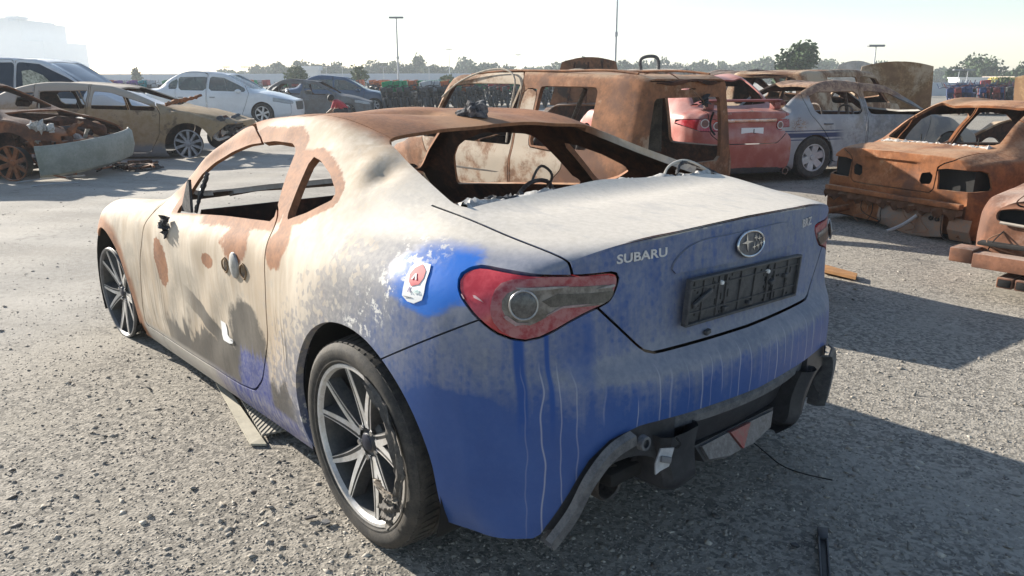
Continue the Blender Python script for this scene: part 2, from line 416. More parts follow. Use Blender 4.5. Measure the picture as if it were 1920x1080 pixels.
# ---- openings
DOORW = [(1.60,.826),(1.50,.985),(1.42,1.04),(1.30,1.085),(1.15,1.120),(.95,1.138),(.80,1.134),(.742,1.112),(.622,.888),(1.1,.862)]; win_door = side(DOORW, .016)
QUART = [(.60,1.098),(.52,1.088),(.40,1.052),(.30,1.004),(.292,.985),(.40,.938),(.53,.902)]; win_quart = side(QUART, .014)
def rear_glass(V):
    pl = rnd_poly([(.365,0),(.355,.30),(.325,.495),(.20,.525),(-.18,.605),(-.225,.59),(-.20,.35),(-.165,0),(-.20,-.35),(-.225,-.59),(-.18,-.605),(.20,-.525),(.325,-.495),(.355,-.30)], 4, .04)
    return np.where(V[:, 2] > .9, psdf(V[:, :2], pl), 1.)
def wind_glass(V):
    pl = rnd_poly([(1.27,0),(1.29,.30),(1.34,.53),(1.78,.655),(1.86,.60),(1.92,.3),(1.95,0),(1.92,-.3),(1.86,-.6),(1.78,-.655),(1.34,-.53),(1.29,-.30)], 4, .03)
    return np.where(V[:, 2] > .83, psdf(V[:, :2], pl), 1.)
for f in (win_door, win_quart, rear_glass, wind_glass, arch(0, .3125, .366), arch(2.57, .3125, .352)): ms = ms.clip(neg(f))
# the burnt-away nose: ragged end of wing and bonnet
ms = ms.clip(lambda V: V[:, 0]-np.where(V[:, 2] < .60, 2.60, 2.885+.012*np.sin(V[:, 1]*40)))
# the bumper's lower edge: cut away in the middle for the diffuser
def lower_edge(V):
    e = np.interp(np.abs(V[:, 1]), [0,.30,.46,.54,.60,.65,.70,.9], [.475,.480,.485,.465,.41,.31,.22,.1])
    return np.where(V[:, 0] < -.45, e-V[:, 2], -1.)
low = ms.clip(neg(lower_edge)); ms = ms.clip(lower_edge)
# ---- panels
tt = lambda V: (-V[:, 0]-np.abs(V[:, 1]))*.7071
LAMP = rnd_poly([(-.262,.868),(-.215,.888),(-.10,.882),(.02,.872),(.135,.866),(.108,.796),(.055,.784),(.0,.762),(-.05,.734),(-.105,.722),(-.165,.742),(-.225,.79),(-.262,.83)], 5, .03)
f_lamp = lambda V: np.where((V[:, 0] < -.3), psdf(np.stack([tt(V), V[:, 2]], 1), LAMP), 1.)
LID = rnd_poly([(-.40,.648),(-.56,.80),(-.606,.855),(-.62,.905),(-.70,1.2),(.70,1.2),(.62,.905),(.606,.855),(.56,.80),(.40,.648)], 5, .03)
f_lid = lambda V: np.where(V[:, 0] < -.12, np.maximum(psdf(V[:, 1:], LID), V[:, 0]+.10), 1.)
f_door = side([(1.845,.85),(1.93,.72),(2.00,.58),(2.06,.42),(2.115,.225),(1.5,.222),(.95,.232),(.79,.25),(.685,.33),(.60,.50),(.565,.68),(.57,.80),(.60,.91),(1.2,1.2),(1.7,1.1)], .04)
f_bump = lambda V: np.where(V[:, 0] < .05, np.maximum(V[:, 2]-np.minimum(.615+(-.17-V[:, 0])*.49, .80), V[:, 0]+.10), 1.)
def f_hood(V): return np.where(V[:, 0] > 1.88+.07*(1-(V[:, 1]/.66)**2), np.abs(V[:, 1])-np.interp(V[:, 0], [1.9,2.3,2.9], [.665,.66,.60]), 1.)
def f_roof(V): return np.where((V[:, 2] > 1.0) & (V[:, 0] > .0) & (V[:, 0] < 1.7), np.abs(V[:, 1])-np.interp(V[:, 0], [.3,.65,1.0,1.3,1.6], [.47,.49,.49,.52,.58]), 1.)
def f_wing(V): return np.where((np.abs(V[:, 1]) > .5), 1.9-V[:, 0], 1.)
def split(m, f, g): return m.clip(gap(f, g/2)), m.clip(gap(neg(f), g/2))
lampm, ms = split(ms, f_lamp, .006)
lid, ms = split(ms, f_lid, .007)
door, ms = split(ms, f_door, .009)
bump, ms = split(ms, f_bump, .005)
roof, ms = split(ms, f_roof, .003)
hood, ms = split(ms, f_hood, .008)
wing, body = split(ms, lambda V: np.where(np.abs(V[:, 1]) > .4, 1.88-V[:, 0]+0*V[:, 0], 1.), .006)
def holes(V):
    r1 = np.hypot((V[:, 0]-.93)/.022, (V[:, 2]-.704)/.026); r2 = np.hypot((V[:, 0]-.765)/.026, (V[:, 2]-.705)/.024); r3 = np.hypot((V[:, 0]-.845)/.03, (V[:, 2]-.70)/.02)
    return np.where(V[:, 1] > .3, np.minimum(np.minimum(r1, r2), r3)-1, 1.)*.02
door = door.clip(neg(holes))
lft = lambda m: m.clip(lambda V: -V[:, 1]+.0); rgt = lambda m: m.clip(lambda V: V[:, 1])

# ---- paint
def coupe_paint(name):
    n = NT(name); x, y, z = n.x, n.y, n.z
    n.wn = n.noise(8, 6, .68); big = n.noise(2.3, 4, .55, None, .3); mid = n.noise(9, 5, .6); fine = n.noise(60, 4, .65); grit = n.noise(220, 3, .6)
    left = n.ss(y, 0., .1)
    # blue lacquer
    blue = n.mix(n.mul(mid, .7), (.006,.050,.22), (.010,.088,.34))
    # dust film on it: thick on ledges and high up, thin and streaky low down
    up = n.ss(n.upz(), .05, .75)
    streak = n.noise(1, 4, .6, n.scl(26, 30, 2.2)); streak2 = n.noise(1, 3, .6, n.scl(75, 80, 1.6))
    hi = n.ss(z, .42, .70)
    d = n.add(n.mul(hi, .50), n.mul(up, .75), n.mul(n.sub(big, .5), .7), n.mul(n.sub(streak, .5), .75), n.mul(n.sub(fine, .5), .22), .10)
    cells = n.voro(46, 'F1'); dap = n.ss(n.add(cells, n.mul(n.sub(fine, .5), .3)), .18, .46)
    d = n.add(d, n.mul(n.sub(dap, .6), .10))
    d = n.mul(n.ss(d, .12, .88), .88)
    # wiped patch around the sticker (its blue painted sun-bright below), wiped runs under the lamp, scraped blue patches on the bumper
    brush = n.noise(1, 4, .62, n.scl(9, 9, 26))
    ws = n.wn; n.wn = brush
    wipe_sunlit = n.mul(n.blob(-.325, .850, .155, .085, .22, .42), left)
    n.wn = ws
    run = n.mul(n.mx(n.mul(n.ss(n.ma('ABSOLUTE', n.sub(y, .728)), .016, .006), n.ss(x, -.52, -.56)), n.mul(n.ss(n.ma('ABSOLUTE', n.sub(y, .672)), .008, .002), n.ss(x, -.52, -.56))), n.mul(n.ss(z, .77, .74), n.ss(n.add(z, n.mul(fine, .12)), .50, .62)))
    scr = n.mul(n.blob(-.42, .53, .15, .075, .12, .3), left)
    scr2 = n.mul(n.blob(.60, .70, .05, .09, .5, .5, 'yz'), n.ss(x, -.6, -.66))
    d = n.mul(d, n.inv(n.mx(n.mx(wipe_sunlit, run), n.mul(n.mx(scr, scr2), .75))))
    film = n.mix(n.ss(n.add(n.mul(fine, .5), n.mul(mid, .5)), .35, .65), (.185,.20,.235), (.27,.275,.30))
    blue = n.mix(wipe_sunlit, blue, (.014,.15,.58))  # wiped patch gets a brighter blue: sunlight put into the colour
    d = n.mx(d, n.mul(n.inv(n.mx(wipe_sunlit, run)), .12))
    col = n.mix(d, blue, film)
    # dried drip lines down the bumper
    lines = None; wvs = [n.mul(n.sub(n.noise(5, 1, .5, n.vec(float(k)*3.1, 0., n.mul(z, 1.6))), .5), .026) for k in range(3)]
    for k, (a, w_, z1) in enumerate([(.725,.0022,.66),(.69,.0028,.66),(.655,.0022,.66),(.622,.0028,.64),(.555,.002,.60),(.47,.002,.55),(.40,.002,.62),(.36,.0026,.61),(.30,.002,.62),(.25,.0022,.60),(.21,.002,.62),(.17,.0026,.62),(.13,.002,.61),(.09,.0022,.62),(.04,.002,.62),(-.01,.0026,.61),(-.06,.002,.62),(-.1,.002,.6),(-.15,.0026,.62),(-.2,.002,.62),(-.24,.0022,.61),(-.3,.002,.62),(-.36,.0024,.61),(-.43,.002,.6),(-.5,.0024,.62)]):
        wv = wvs[k % 3]
        w_ *= .5 if a > .6 else .55+.55*((k*7) % 5)/4; z0 = (.40 if a < .58 else .20)+.09*((k*5) % 7)/6*(a < .58); q = n.mul(n.ss(n.ma('ABSOLUTE', n.add(n.sub(y, a), wv)), w_*1.8, w_*.4), n.ss(z, z1+.02, z1-.03), n.ss(z, z0, z0+.04), .35+.65*((k*3) % 4)/3)
        lines = q if lines is None else n.mx(lines, q)
    lines = n.mul(lines, n.ss(x, -.50, -.56), n.add(.35, n.mul(mid, .5)))
    col = n.mix(lines, col, (.42,.42,.46))
    # how burnt: pale ash forward of a slanting line, and on the deck
    t = n.add(x, n.mul(z, .95), n.mul(n.sub(mid, .5), .10), n.mul(n.sub(big, .5), .22))
    vc = n.t.nodes.new('ShaderNodeTexVoronoi'); vc.inputs['Scale'].default_value = 60; wob_ = n.t.nodes.new('ShaderNodeVectorMath'); wob_.operation = 'ADD'; n.t.links.new(n.co, wob_.inputs[0]); n.t.links.new(n.vec(n.mul(fine, .012), n.mul(mid, .02), n.mul(fine, .01)), wob_.inputs[1]); n.t.links.new(wob_.outputs[0], vc.inputs['Vector'])
    sc_ = n.t.nodes.new('ShaderNodeSeparateColor'); n.t.links.new(vc.outputs['Color'], sc_.inputs[0]); cr = sc_.outputs[0]
    burn = n.mixf(.5, n.ss(t, .68, 1.08), n.ss(n.add(t, n.mul(n.sub(cr, .5), .34), n.mul(n.sub(fine, .5), .1)), .85, .91))
    bl = n.ss(n.add(t, n.mul(n.sub(streak, .5), .30), n.mul(n.sub(fine, .5), .12)), .40, .80)           # grey halo in front of the burn
    col = n.mix(n.mul(bl, .8), col, n.mix(n.ss(fine, .35, .65), (.225,.215,.215), (.335,.315,.295)))
    cream = n.mix(n.ss(n.add(n.mul(big, .6), n.mul(streak, .4)), .36, .62), (.42,.335,.245), (.60,.525,.43))
    cream = n.mix(n.mul(n.ss(n.noise(16, 6, .7), .56, .68), .5), cream, (.36,.33,.29)); cream = n.mix(n.mul(n.ss(n.add(n.mul(streak2, .6), n.mul(streak, .4)), .50, .64), n.ss(z, .82, .40), .75), cream, (.24,.18,.12)); cream = n.mix(n.mul(n.ss(n.add(big, n.mul(n.sub(fine, .5), .15)), .50, .60), n.ss(z, .85, .55), n.ss(x, .5, .8), .55), cream, (.30,.255,.20))
    # crisp white flakes along the edge of the burn
    edge = n.mul(n.ss(t, .46, .58), n.ss(t, .74, .62), n.ss(n.noise(30, 5, .7), .54, .60))
    col = n.mix(burn, col, cream)
    col = n.mix(n.mul(edge, .9), col, (.72,.70,.66))
    # blistered grey beside the rear window
    bz = n.mul(n.blob(-.02, .975, .26, .07, .6, .6), n.ss(n.voro(55, 'F1'), .2, .5))
    col = n.mix(n.mul(bz, .55), col, (.33,.32,.30))
    # deck and roof-side dust
    deck = n.mul(n.ss(z, .90, .945), n.ss(x, .2, -.05))
    col = n.mix(n.mul(deck, n.ss(n.add(up, n.mul(n.sub(mid, .5), .5), n.mul(n.sub(cr, .5), .40)), .30, .62), .95), col, n.mix(n.ss(fine, .3, .7), (.60,.545,.465), (.68,.62,.54)))
    sm_ = n.mul(n.ss(n.noise(5, 5, .7, n.scl(1, 2.2, 1, 3.)), .52, .64), deck, .35); col = n.mix(sm_, col, (.40,.385,.37))
    # soot and bare blue low on the door
    flame = n.noise(1, 3, .55, n.scl(4.5, 4.5, 2.6), .8)
    sz = n.add(z, n.mul(n.sub(flame, .5), .62), n.mul(n.ma('ABSOLUTE', n.sub(x, 1.0)), .10), n.mul(n.sub(fine, .5), .05))
    soot = n.mul(n.ss(sz, .435, .385), n.ss(x, .30, .50), n.ss(x, 1.95, 1.60), n.ss(z, .19, .235))
    soot = n.mx(soot, n.mul(n.blob(.80, .46, .17, .135, .14, .55), n.ss(y, .5, .6)))
    tongue = n.ss(n.add(n.ma('ABSOLUTE', n.sub(z, n.ma('MULTIPLY_ADD', x, .33, .03))), n.mul(n.sub(mid, .5), .05)), .046, .036)
    soot = n.mx(soot, n.mul(tongue, n.ss(x, 1.52, 1.25), n.ss(x, .80, .92), n.ss(y, .5, .6)))
    col = n.mix(n.mul(soot, .88), col, n.mix(fine, (.028,.026,.025), (.085,.08,.073)))
    bare = n.mul(n.ss(x, .60, .64), n.ss(n.add(x, n.mul(n.sub(mid, .5), .12)), .95, .90), n.ss(n.add(z, n.mul(n.sub(mid, .5), .10), n.mul(n.sub(streak2, .5), .10)), .425, .385), n.ss(z, .19, .24), n.ss(y, .5, .6))
    col = n.mix(bare, col, n.mix(n.ss(fine, .3, .7), (.03,.045,.20), (.13,.14,.24)))
    # dark scorch streaks rising at the rear arch
    sc = n.mul(n.ss(n.noise(1, 4, .6, n.scl(38, 38, 2)), .50, .64), n.blob(.47, .46, .10, .16, .6, .4), n.ss(y, .5, .6))
    col = n.mix(n.mul(sc, .8), col, (.055,.05,.045))
    # sill: pale chalky ledge over blue
    sill = n.mul(n.ss(z, .255, .225), n.ss(x, .35, .45))
    col = n.mix(n.mul(sill, n.ss(n.add(x, n.mul(n.sub(mid, .5), .5)), 1.45, .95)), col, n.mix(n.mul(n.ss(streak2, .35, .65), .75), (.035,.05,.22), (.30,.29,.31)))
    col = n.mix(n.mul(sill, n.ss(n.add(x, n.mul(n.sub(mid, .5), .5)), .95, 1.45)), col, n.mix(mid, (.30,.27,.24), (.52,.48,.42)))
    # rust
    roofr = n.mul(n.ss(z, 1.07, 1.12), n.ss(x, .1, .3))
    rb = n.mul(n.blob(1.715, .605, .075, .105, .06, .85), left)
    rb = n.mx(rb, n.mul(n.blob(1.125, .69, .055, .028, .12, 1.0), left))
    rb = n.mx(rb, n.mul(n.blob(.86, .80, .12, .075, .14, .8), left))
    rb = n.mx(rb, n.mul(n.blob(.50, .83, .075, .085, .14, .7), left))
    eg = n.t.nodes.new('ShaderNodeAttribute'); eg.attribute_name = 'edge_door'; ed = eg.outputs['Fac']; eg2 = n.t.nodes.new('ShaderNodeAttribute'); eg2.attribute_name = 'edge_quarter'; eq = eg2.outputs['Fac']
    jag = n.add(n.mul(n.sub(mid, .5), .05), n.mul(n.sub(fine, .5), .025))
    pil = n.mul(n.ss(n.add(ed, jag), .062, .050), n.ss(n.sub(z, n.ma('MULTIPLY_ADD', x, -.065, .925)), -.01, .01))
    pil = n.mx(pil, n.mul(n.ss(n.add(ed, jag), .040, .026), n.ss(n.add(x, n.mul(n.sub(big, .5), 1.6)), 1.35, 1.15)))
    pil = n.mx(pil, n.ss(n.add(eq, n.mul(jag, .6)), .034, .026))
    pil = n.mx(pil, n.mul(n.ss(z, .86, .90), n.ss(x, 1.0, 1.2)))
    pil = n.mx(pil, n.mul(n.ss(x, .46, .50), n.ss(x, .78, .74), n.ss(z, .905, .92), n.ss(z, 1.125, 1.11)))
    ar = n.ma('SQRT', n.add(n.mul(n.sub(x, 2.57), n.sub(x, 2.57)), n.mul(n.sub(z, .3125), n.sub(z, .3125))))
    wr = n.mul(n.ss(n.add(ar, n.mul(n.sub(big, .5), .16)), .45, .385), n.ss(x, 2.0, 2.1)); rb = n.mx(rb, wr)
    rb = n.mx(rb, n.mul(n.ss(n.add(x, n.mul(n.sub(mid, .5), .25)), 2.66, 2.86), n.ss(z, .80, .68)))
    rim_roof = n.mul(roofr, n.ss(n.add(n.ma('ABSOLUTE', y), n.mul(n.sub(mid, .5), .05)), .545, .475))
    rb = n.mx(n.mx(rb, pil), rim_roof)
    inner = n.ss(n.ma('ABSOLUTE', n.add(y, 0.)), 0., .01)
    rust = n.mix(n.ss(n.add(n.mul(fine, .5), n.mul(mid, .5)), .36, .62), (.175,.068,.028), (.315,.128,.052))
    rust = n.mix(n.mul(n.ss(big, .48, .62), n.ss(n.upz(), .3, .8), .6), rust, (.42,.235,.12))
    rust = n.mix(n.mul(n.ss(n.noise(14, 5, .7), .55, .7), .45), rust, (.105,.05,.032))
    col = n.mix(n.mul(rb, .95), col, rust)
    # shell inside is scorched brown-black
    g = n.t.nodes.new('ShaderNodeNewGeometry')
    n.bump(n.add(n.mul(fine, .35), n.mul(mid, .6), n.mul(grit, .12), n.mul(dap, .25)), .12, .003)
    rough = n.mixf(n.mx(n.mx(burn, d), rb), .32, .78)
    return n.out(col, rough, 0., .35)
PAINT = coupe_paint('coupe_paint')
def scorched(name, seed=0.):
    n = NT(name); v = n.scl(1, 1, 1, seed); a = n.noise(3, 5, .65, v); b = n.noise(22, 5, .7, v)
    col = n.mix(n.ss(n.add(n.mul(a, .6), n.mul(b, .4)), .40, .62), (.032,.020,.017), (.115,.050,.032))
    n.bump(b, .3, .006); return n.out(col, .85, 0., .2)
SCORCH = scorched('scorched_metal')
def skin(m, t=.010):
    "outer sheet in paint, inner sheet scorched: returns mesh and a face split"
    return m.solid(t)
def panel(name, m, parent, t=.010, mat=None, inner=None, label=None):
    nq = len(m.Q); nx = len(m.X); s_ = m.solid(t)
    o = build(name, s_, mat or PAINT, parent)
    me = o.data; me.materials.append(inner or SCORCH)
    # polygons: Q outer, Q inner, rim, X outer, X inner
    tot = len(me.polygons); mi = np.zeros(tot, int); mi[nq:2*nq] = 1
    xs = len(s_.Q); mi[xs+nx:xs+2*nx] = 1
    me.polygons.foreach_set('material_index', mi.tolist())
    if (mat or PAINT) is PAINT:
        for nm_, pl_ in (('edge_door', DOORW), ('edge_quarter', QUART)):
            at_ = me.attributes.new(nm_, 'FLOAT', 'POINT'); at_.data.foreach_set('value', np.where(np.abs(s_.V[:, 1]) > .4, np.abs(psdf(s_.V[:, [0, 2]], np.array(pl_))), 1.))
    if label: o['label'] = label
    return o
car = empty('coupe_car', (0, .03, 0), (0, TH, 0)); car.scale = (1, .966, 1)
tag(car, 'burnt-out blue two-door coupe, dusty blue tail, rusty roof, no glass', 'car')
panel('body_shell', body, car, .026)
panel('roof_panel', roof, car, .012, label='rusty bare steel roof panel')
panel('bonnet', hood, car, .010)
for f in (lft, rgt):
    panel('front_wing', f(wing), car, .010)
dl = panel('door', lft(door), car, .014, label='scorched cream and rust driver side door without glass')
dr = panel('door', rgt(door), car, .014)
bp = panel('rear_bumper', bump, car, .008, label='blue rear bumper with dried drip lines')
lidobj = panel('boot_lid', lid, car, .003, label='dusty blue boot lid, pale ash on top')
# ---- lamps, badges, plate frame, diffuser, wheels, inside
def patch(m, f, off=0., t=0.):
    q = m.clip(f)
    if off: q = q.offset(off)
    return q.solid(t) if t else q
def tzf(poly, rnd=.012):
    pl = rnd_poly(poly, 4, rnd); return lambda V: psdf(np.stack([tt(V), V[:, 2]], 1), pl)
RED = NT('lamp_red'); RED.out(RED.mix(RED.ss(RED.noise(30, 4), .35, .7), (.36,.012,.02), (.50,.05,.06)), .18, 0., .5, .6)
LAMPRED = RED.m
n_ = NT('lamp_dusty_red'); n_.out(n_.mix(n_.ss(n_.noise(40, 5, .7), .32, .62), (.27,.03,.04), (.36,.15,.15)), .45, 0., .4); LAMPDUSTY = n_.m
n_ = NT('lamp_dusty_clear'); n_.out(n_.mix(n_.ss(n_.noise(25, 5, .7), .35, .65), (.10,.085,.07), (.26,.235,.21)), .35, 0., .5); LAMPCLEAR = n_.m
CHROME = plain('dull_chrome', (.62,.63,.65), .22, 1., .3, 20)
BLACKP = plain('black_plastic', (.022,.023,.027), .48, 0., .3, 14, (.05,.05,.055))
DUSTP = plain('dusty_plastic', (.15,.15,.155), .7, 0., .35, 30, (.07,.072,.08))
RUBBER = plain('tyre_rubber', (.030,.028,.027), .82, 0., .3, 25, (.075,.066,.055), bump=.2)
ALLOY = plain('machined_alloy', (.70,.69,.68), .40, .25, .25, 16, (.52,.49,.45))
GUN = plain('gunmetal_paint', (.040,.042,.048), .45, .1, .35, 18, (.085,.082,.077))
SOOT = plain('soot_black', (.016,.015,.015), .9, 0., .4, 12)
ASH = plain('ash_crust', (.62,.60,.57), .95, 0., .5, 50, (.30,.29,.28), bump=.6)
CHAR = plain('charred_lump', (.10,.10,.105), .85, 0., .5, 45, (.025,.025,.03), bump=.7)
WHITE = plain('white_paper', (.80,.80,.79), .6, 0., .06, 5)
def lamp(side_):
    base = lampm.clip(lambda V: -V[:, 1]*side_)
    lp = empty('tail_lamp', parent=car)
    build('lens', base.offset(-.003).solid(.02), LAMPRED, lp)
    build('lens_frame', patch(base, tzf([(.126,.858),(-.025,.875),(-.14,.868),(-.168,.850),(-.180,.817),(-.180,.78),(-.155,.748),(-.115,.728),(-.062,.724),(-.025,.741),(.002,.763),(.108,.777)], .02), .0005, .004), LAMPDUSTY, lp)
    build('clear_lens', patch(base, tzf([(.116,.838),(-.026,.850),(-.121,.850),(-.146,.834),(-.155,.814),(-.150,.79),(-.126,.768),(-.100,.760),(-.071,.766),(-.043,.784),(-.020,.799),(.108,.793)], .02), .003, .004), LAMPCLEAR, lp)
    build('dark_band', patch(base, tzf([(.113,.822),(-.031,.834),(-.06,.834),(-.06,.804),(-.027,.803),(.108,.799)], .006), .0045, .003), plain('lamp_dark', (.05,.045,.04), .3, 0., .5, 60, (.12,.11,.095)), lp)
    build('upper_bar', patch(base, tzf([(.118,.840),(-.026,.852),(-.125,.852),(-.11,.843),(-.026,.842),(.116,.831)], .003), .006, .003), plain('lamp_grey', (.34,.32,.31), .4, 0., .4, 60), lp)
    build('lower_bar', patch(base, tzf([(.110,.792),(-.018,.800),(-.045,.781),(-.075,.762),(-.102,.755),(-.13,.763),(-.155,.79),(-.148,.795),(-.126,.774),(-.100,.765),(-.071,.771),(-.043,.789),(-.020,.806),(.112,.798)], .003), .006, .003), plain('lamp_pink', (.42,.30,.30), .4, 0., .4, 60), lp)
    build('side_rib', patch(base, tzf([(-.255,.826),(-.20,.827),(-.186,.819),(-.186,.812),(-.205,.818),(-.255,.817)], .003), .004, .004), plain('lamp_pale', (.70,.48,.46), .35, 0., .2, 30), lp)
    # round lamp: ring, bowl
    c = np.array([-.578, .722*side_, .814]); nn = np.array([-.80, .58*side_, .10]); nn /= np.linalg.norm(nn)
    q = nn; xd = np.cross([0,0,1.], q); xd /= np.linalg.norm(xd); yd = np.cross(q, xd)
    an = np.linspace(0, 2*math.pi, 37)[:-1]
    ring = lambda r, o: c+nn*o+(np.cos(an)[:, None]*xd+np.sin(an)[:, None]*yd)*r
    build('lamp_ring', tube(ring(.033, .009), .0026, 8, True), plain('ring_dull', (.45,.44,.43), .3, .6, .4, 60), lp)
    A = np.stack([ring(r, o) for r, o in ((.032,.009),(.028,.011),(.020,.012),(.0005,.013))]); build('round_lens', fixn(grid_ms(A, closed_v=True)), plain('lamp_bowl', (.13,.125,.12), .25, .1, .6, 70, (.055,.052,.05)), lp)
    return lp
lamp(1); lamp(-1)
# dark seal round the lamp opening
# garnish over the plate
GARN = rnd_poly([(.318,.838),(.30,.872),(.255,.902),(.20,.912),(-.20,.912),(-.255,.902),(-.30,.872),(-.318,.838),(0,.834)], 4, .02)
panel('plate_garnish', patch(lid, lambda V: np.where(V[:, 0] < -.5, psdf(V[:, 1:], GARN), 1.), .007), lidobj, .006)
# number plate frame: tray with ribs and clips, no plate in it
pf = empty('plate_frame', (-.716, .012, .757), (0, RAD(4), 0), lidobj); pf.rotation_euler = (RAD(1.5), RAD(-5), 0)
FR = plain('plate_plastic', (.035,.037,.042), .6, 0., .3, 40, (.075,.076,.08))
W2, H2 = .277, .063
build('tray', box(-.004, .004, -W2, W2, -H2, H2, .003), FR, pf)
for a in ((-.014,-.002,-W2,W2,H2-.007,H2),(-.014,-.002,-W2,W2,-H2,-H2+.007),(-.014,-.002,-W2,-W2+.008,-H2+.007,H2-.007),(-.014,-.002,W2-.008,W2,-H2+.007,H2-.007)): build('rim', box(*a, .002), FR, pf)
for yy in (-.21,-.14,-.105,-.035,.035,.105,.14,.21): build('rib', box(-.009,-.003,yy-.0018,yy+.0018,-H2+.008,H2-.008), FR, pf)
for zz in (-.030,.034): build('rib', box(-.008,-.003,-W2+.01,W2-.01,zz-.0018,zz+.0018), FR, pf)
for k, (yy, zz) in enumerate([(.19,-.040),(.10,-.040),(-.03,-.036),(-.12,-.036),(-.2,.01)]): build('clip', box(-.016,-.004,yy-.010,yy+.010,zz-.006,zz+.006,.002).rot('X', .3*(k % 3-1)), FR, pf)
for yy in (.13,-.10): build('screw', lathe([(0,-.013),(.005,-.013),(.006,-.010),(.006,-.003)], 12, 'X').move(0, yy, .035), WHITE, pf)
sl_ = MS(np.zeros((0,3)), np.zeros((0,4),int))
for i in range(64):
    yy = rng.choice([.12,-.12,.16,-.15,.235,-.22,.1,-.09])+rng.normal(0,.012); zz = rng.uniform(-.05,.05); a, b = (.0018, rng.uniform(.003,.011)) if rng.random() < .6 else (.003,.003)
    sl_ = sl_+box(-.0052,-.0038,yy-a,yy+a,zz-b,zz+b)
tag(build('slots', sl_, SOOT, pf), kind='stuff')
build('latch', box(-.020,-.010,.18,.262,-.006,.004,.002).rot('X', -.42).move(0,.02,.10), FR, pf)
# oval badge with six stars
be = empty('badge', (-.720, 0, .878), (0, 0, 0), lidobj)
def oval(rx, ry, n=40): a = np.arange(n)*2*math.pi/n; return np.stack([rx*np.cos(a), ry*np.sin(a)], 1)
ydir, zdir = (0,-1,0), (.10,0,1)
art = lambda m, off: place(m.move(0,0,off), (0,0,0), ydir, zdir)
build('badge_oval', fixn(art(extrude_poly(oval(.064,.034), .006, 'z'), -.004)), plain('badge_blue', (.03,.035,.055), .35, .2, .5, 60, (.12,.12,.13)), be)
P3 = np.concatenate([oval(.064,.034,44), np.zeros((44,1))], 1); build('badge_rim', art(tube(P3, .0035, 8, True), .003), CHROME, be)
def star(r, cx, cy):
    a = np.arange(8)*math.pi/4+math.pi/2; rr = np.where(np.arange(8) % 2 == 0, r, r*.2); return fixn(extrude_poly(np.stack([cx+rr*np.cos(a)*1.1, cy+rr*np.sin(a)], 1), .003, 'z'))
for r, cx, cy in [(.026,-.020,.006),(.011,.022,.014),(.011,.040,.010),(.011,.012,-.010),(.011,.030,-.008),(.011,.047,-.004)]: build('star', art(star(r, cx, cy), .0022), CHROME, be)
def on_lid(y, z):
    V = lid.V; m = V[:, 0] < -.5; k = np.argmin(np.where(m, (V[:, 1]-y)**2+(V[:, 2]-z)**2, 9)); return V[k], lid.normals()[k]
p_, n_ = on_lid(.402, .890)
build('lettering', place(text_ms('SUBARU', .031, .0015, 1.03, 0, 1.42), p_+n_*.003, (-.16, -1, 0), (0,0,1)), plain('letter_silver', (.62,.62,.63), .35, .25, .2, 60), lidobj)
p_, n_ = on_lid(-.39, .885)
build('lettering', place(text_ms('BRZ', .034, .0015, 1.03, 0, 1.3), p_+n_*.003, (.17, -1, 0), (0,0,1)), plain('letter_silver', (.62,.62,.63)), lidobj)
# stickers
def sticker(m, corners_ms, mat, off=.003): return None
def onbody(m, x, z):
    V = m.V; k = np.argmin(np.where(V[:, 1] > .3, (V[:, 0]-x)**2+(V[:, 2]-z)**2, 9)); N_ = m.normals()[k]; return V[k], N_
def flatpatch(name, m, poly, mat, off, parent):
    pl = np.array(poly); return build(name, patch(m, lambda V: np.where(V[:, 1] > .3, psdf(V[:, [0, 2]], pl), 1.), off), mat, parent)
bs = [o for o in car.children if o.name.startswith('body_shell')][0]
ST = np.array([(-.247,.880),(-.312,.877),(-.338,.800),(-.317,.801),(-.312,.787),(-.262,.793)])
st = flatpatch('sticker', body, ST, WHITE, .0025, bs); st['label'] = 'white sticker with a red disc'
a_ = np.arange(28)*2*math.pi/28
build('print', patch(body, lambda V: np.where(V[:, 1] > .3, psdf(V[:, [0, 2]], np.stack([-.2865+.025*np.cos(a_)+.004*np.sin(a_), .850+.025*np.sin(a_)], 1)), 1.), .0037), plain('sticker_red', (.60,.05,.07), .5, 0., .2, 40), st)
p_, n_ = onbody(body, -.285, .852); t1 = np.cross([0,0,1.], n_); t1 = -t1 if t1[0] > 0 else t1
u1 = np.cross(n_, t1); u1 = u1 if u1[2] > 0 else -u1
build('print', place(text_ms('^', .040, .0002), p_+n_*.0047-u1*.012, t1+.03*u1, u1), WHITE, st)
p_, n_ = onbody(body, -.272, .818); build('print', place(text_ms('K', .020, .0002), p_+n_*.0035, t1, u1), plain('print_purple', (.10,.04,.22), .5), st)
p_, n_ = onbody(body, -.302, .8175); build('print', place(text_ms('oto', .015, .0002), p_+n_*.0035, t1, u1), plain('print_cyan', (.40,.62,.62), .5), st)
for k in range(4):
    p_, n_ = onbody(body, -.290, .805-k*.0035); build('print', place(box(-.016+.004*k,.016-.003*k,-.0009,.0009,0,.0003), p_+n_*.0035, t1, u1), plain('print_grey', (.16,.16,.18), .5), st)
q_ = flatpatch('sticker', lft(door), [(1.075,.462),(1.005,.462),(1.000,.412),(.945,.412),(.942,.395),(.985,.388),(1.066,.386)], WHITE, .003, dl); q_['label'] = 'small white paper sticker low on the door'
for k in range(3):
    p_, n_ = onbody(door, .966, .408-k*.005); build('print', place(box(-.014,.014-.006*k,-.0008,.0008,0,.0003), p_+n_*.0042, (-1,0,0), (0,0,1)), plain('print_grey', (.16,.16,.18), .5), q_)
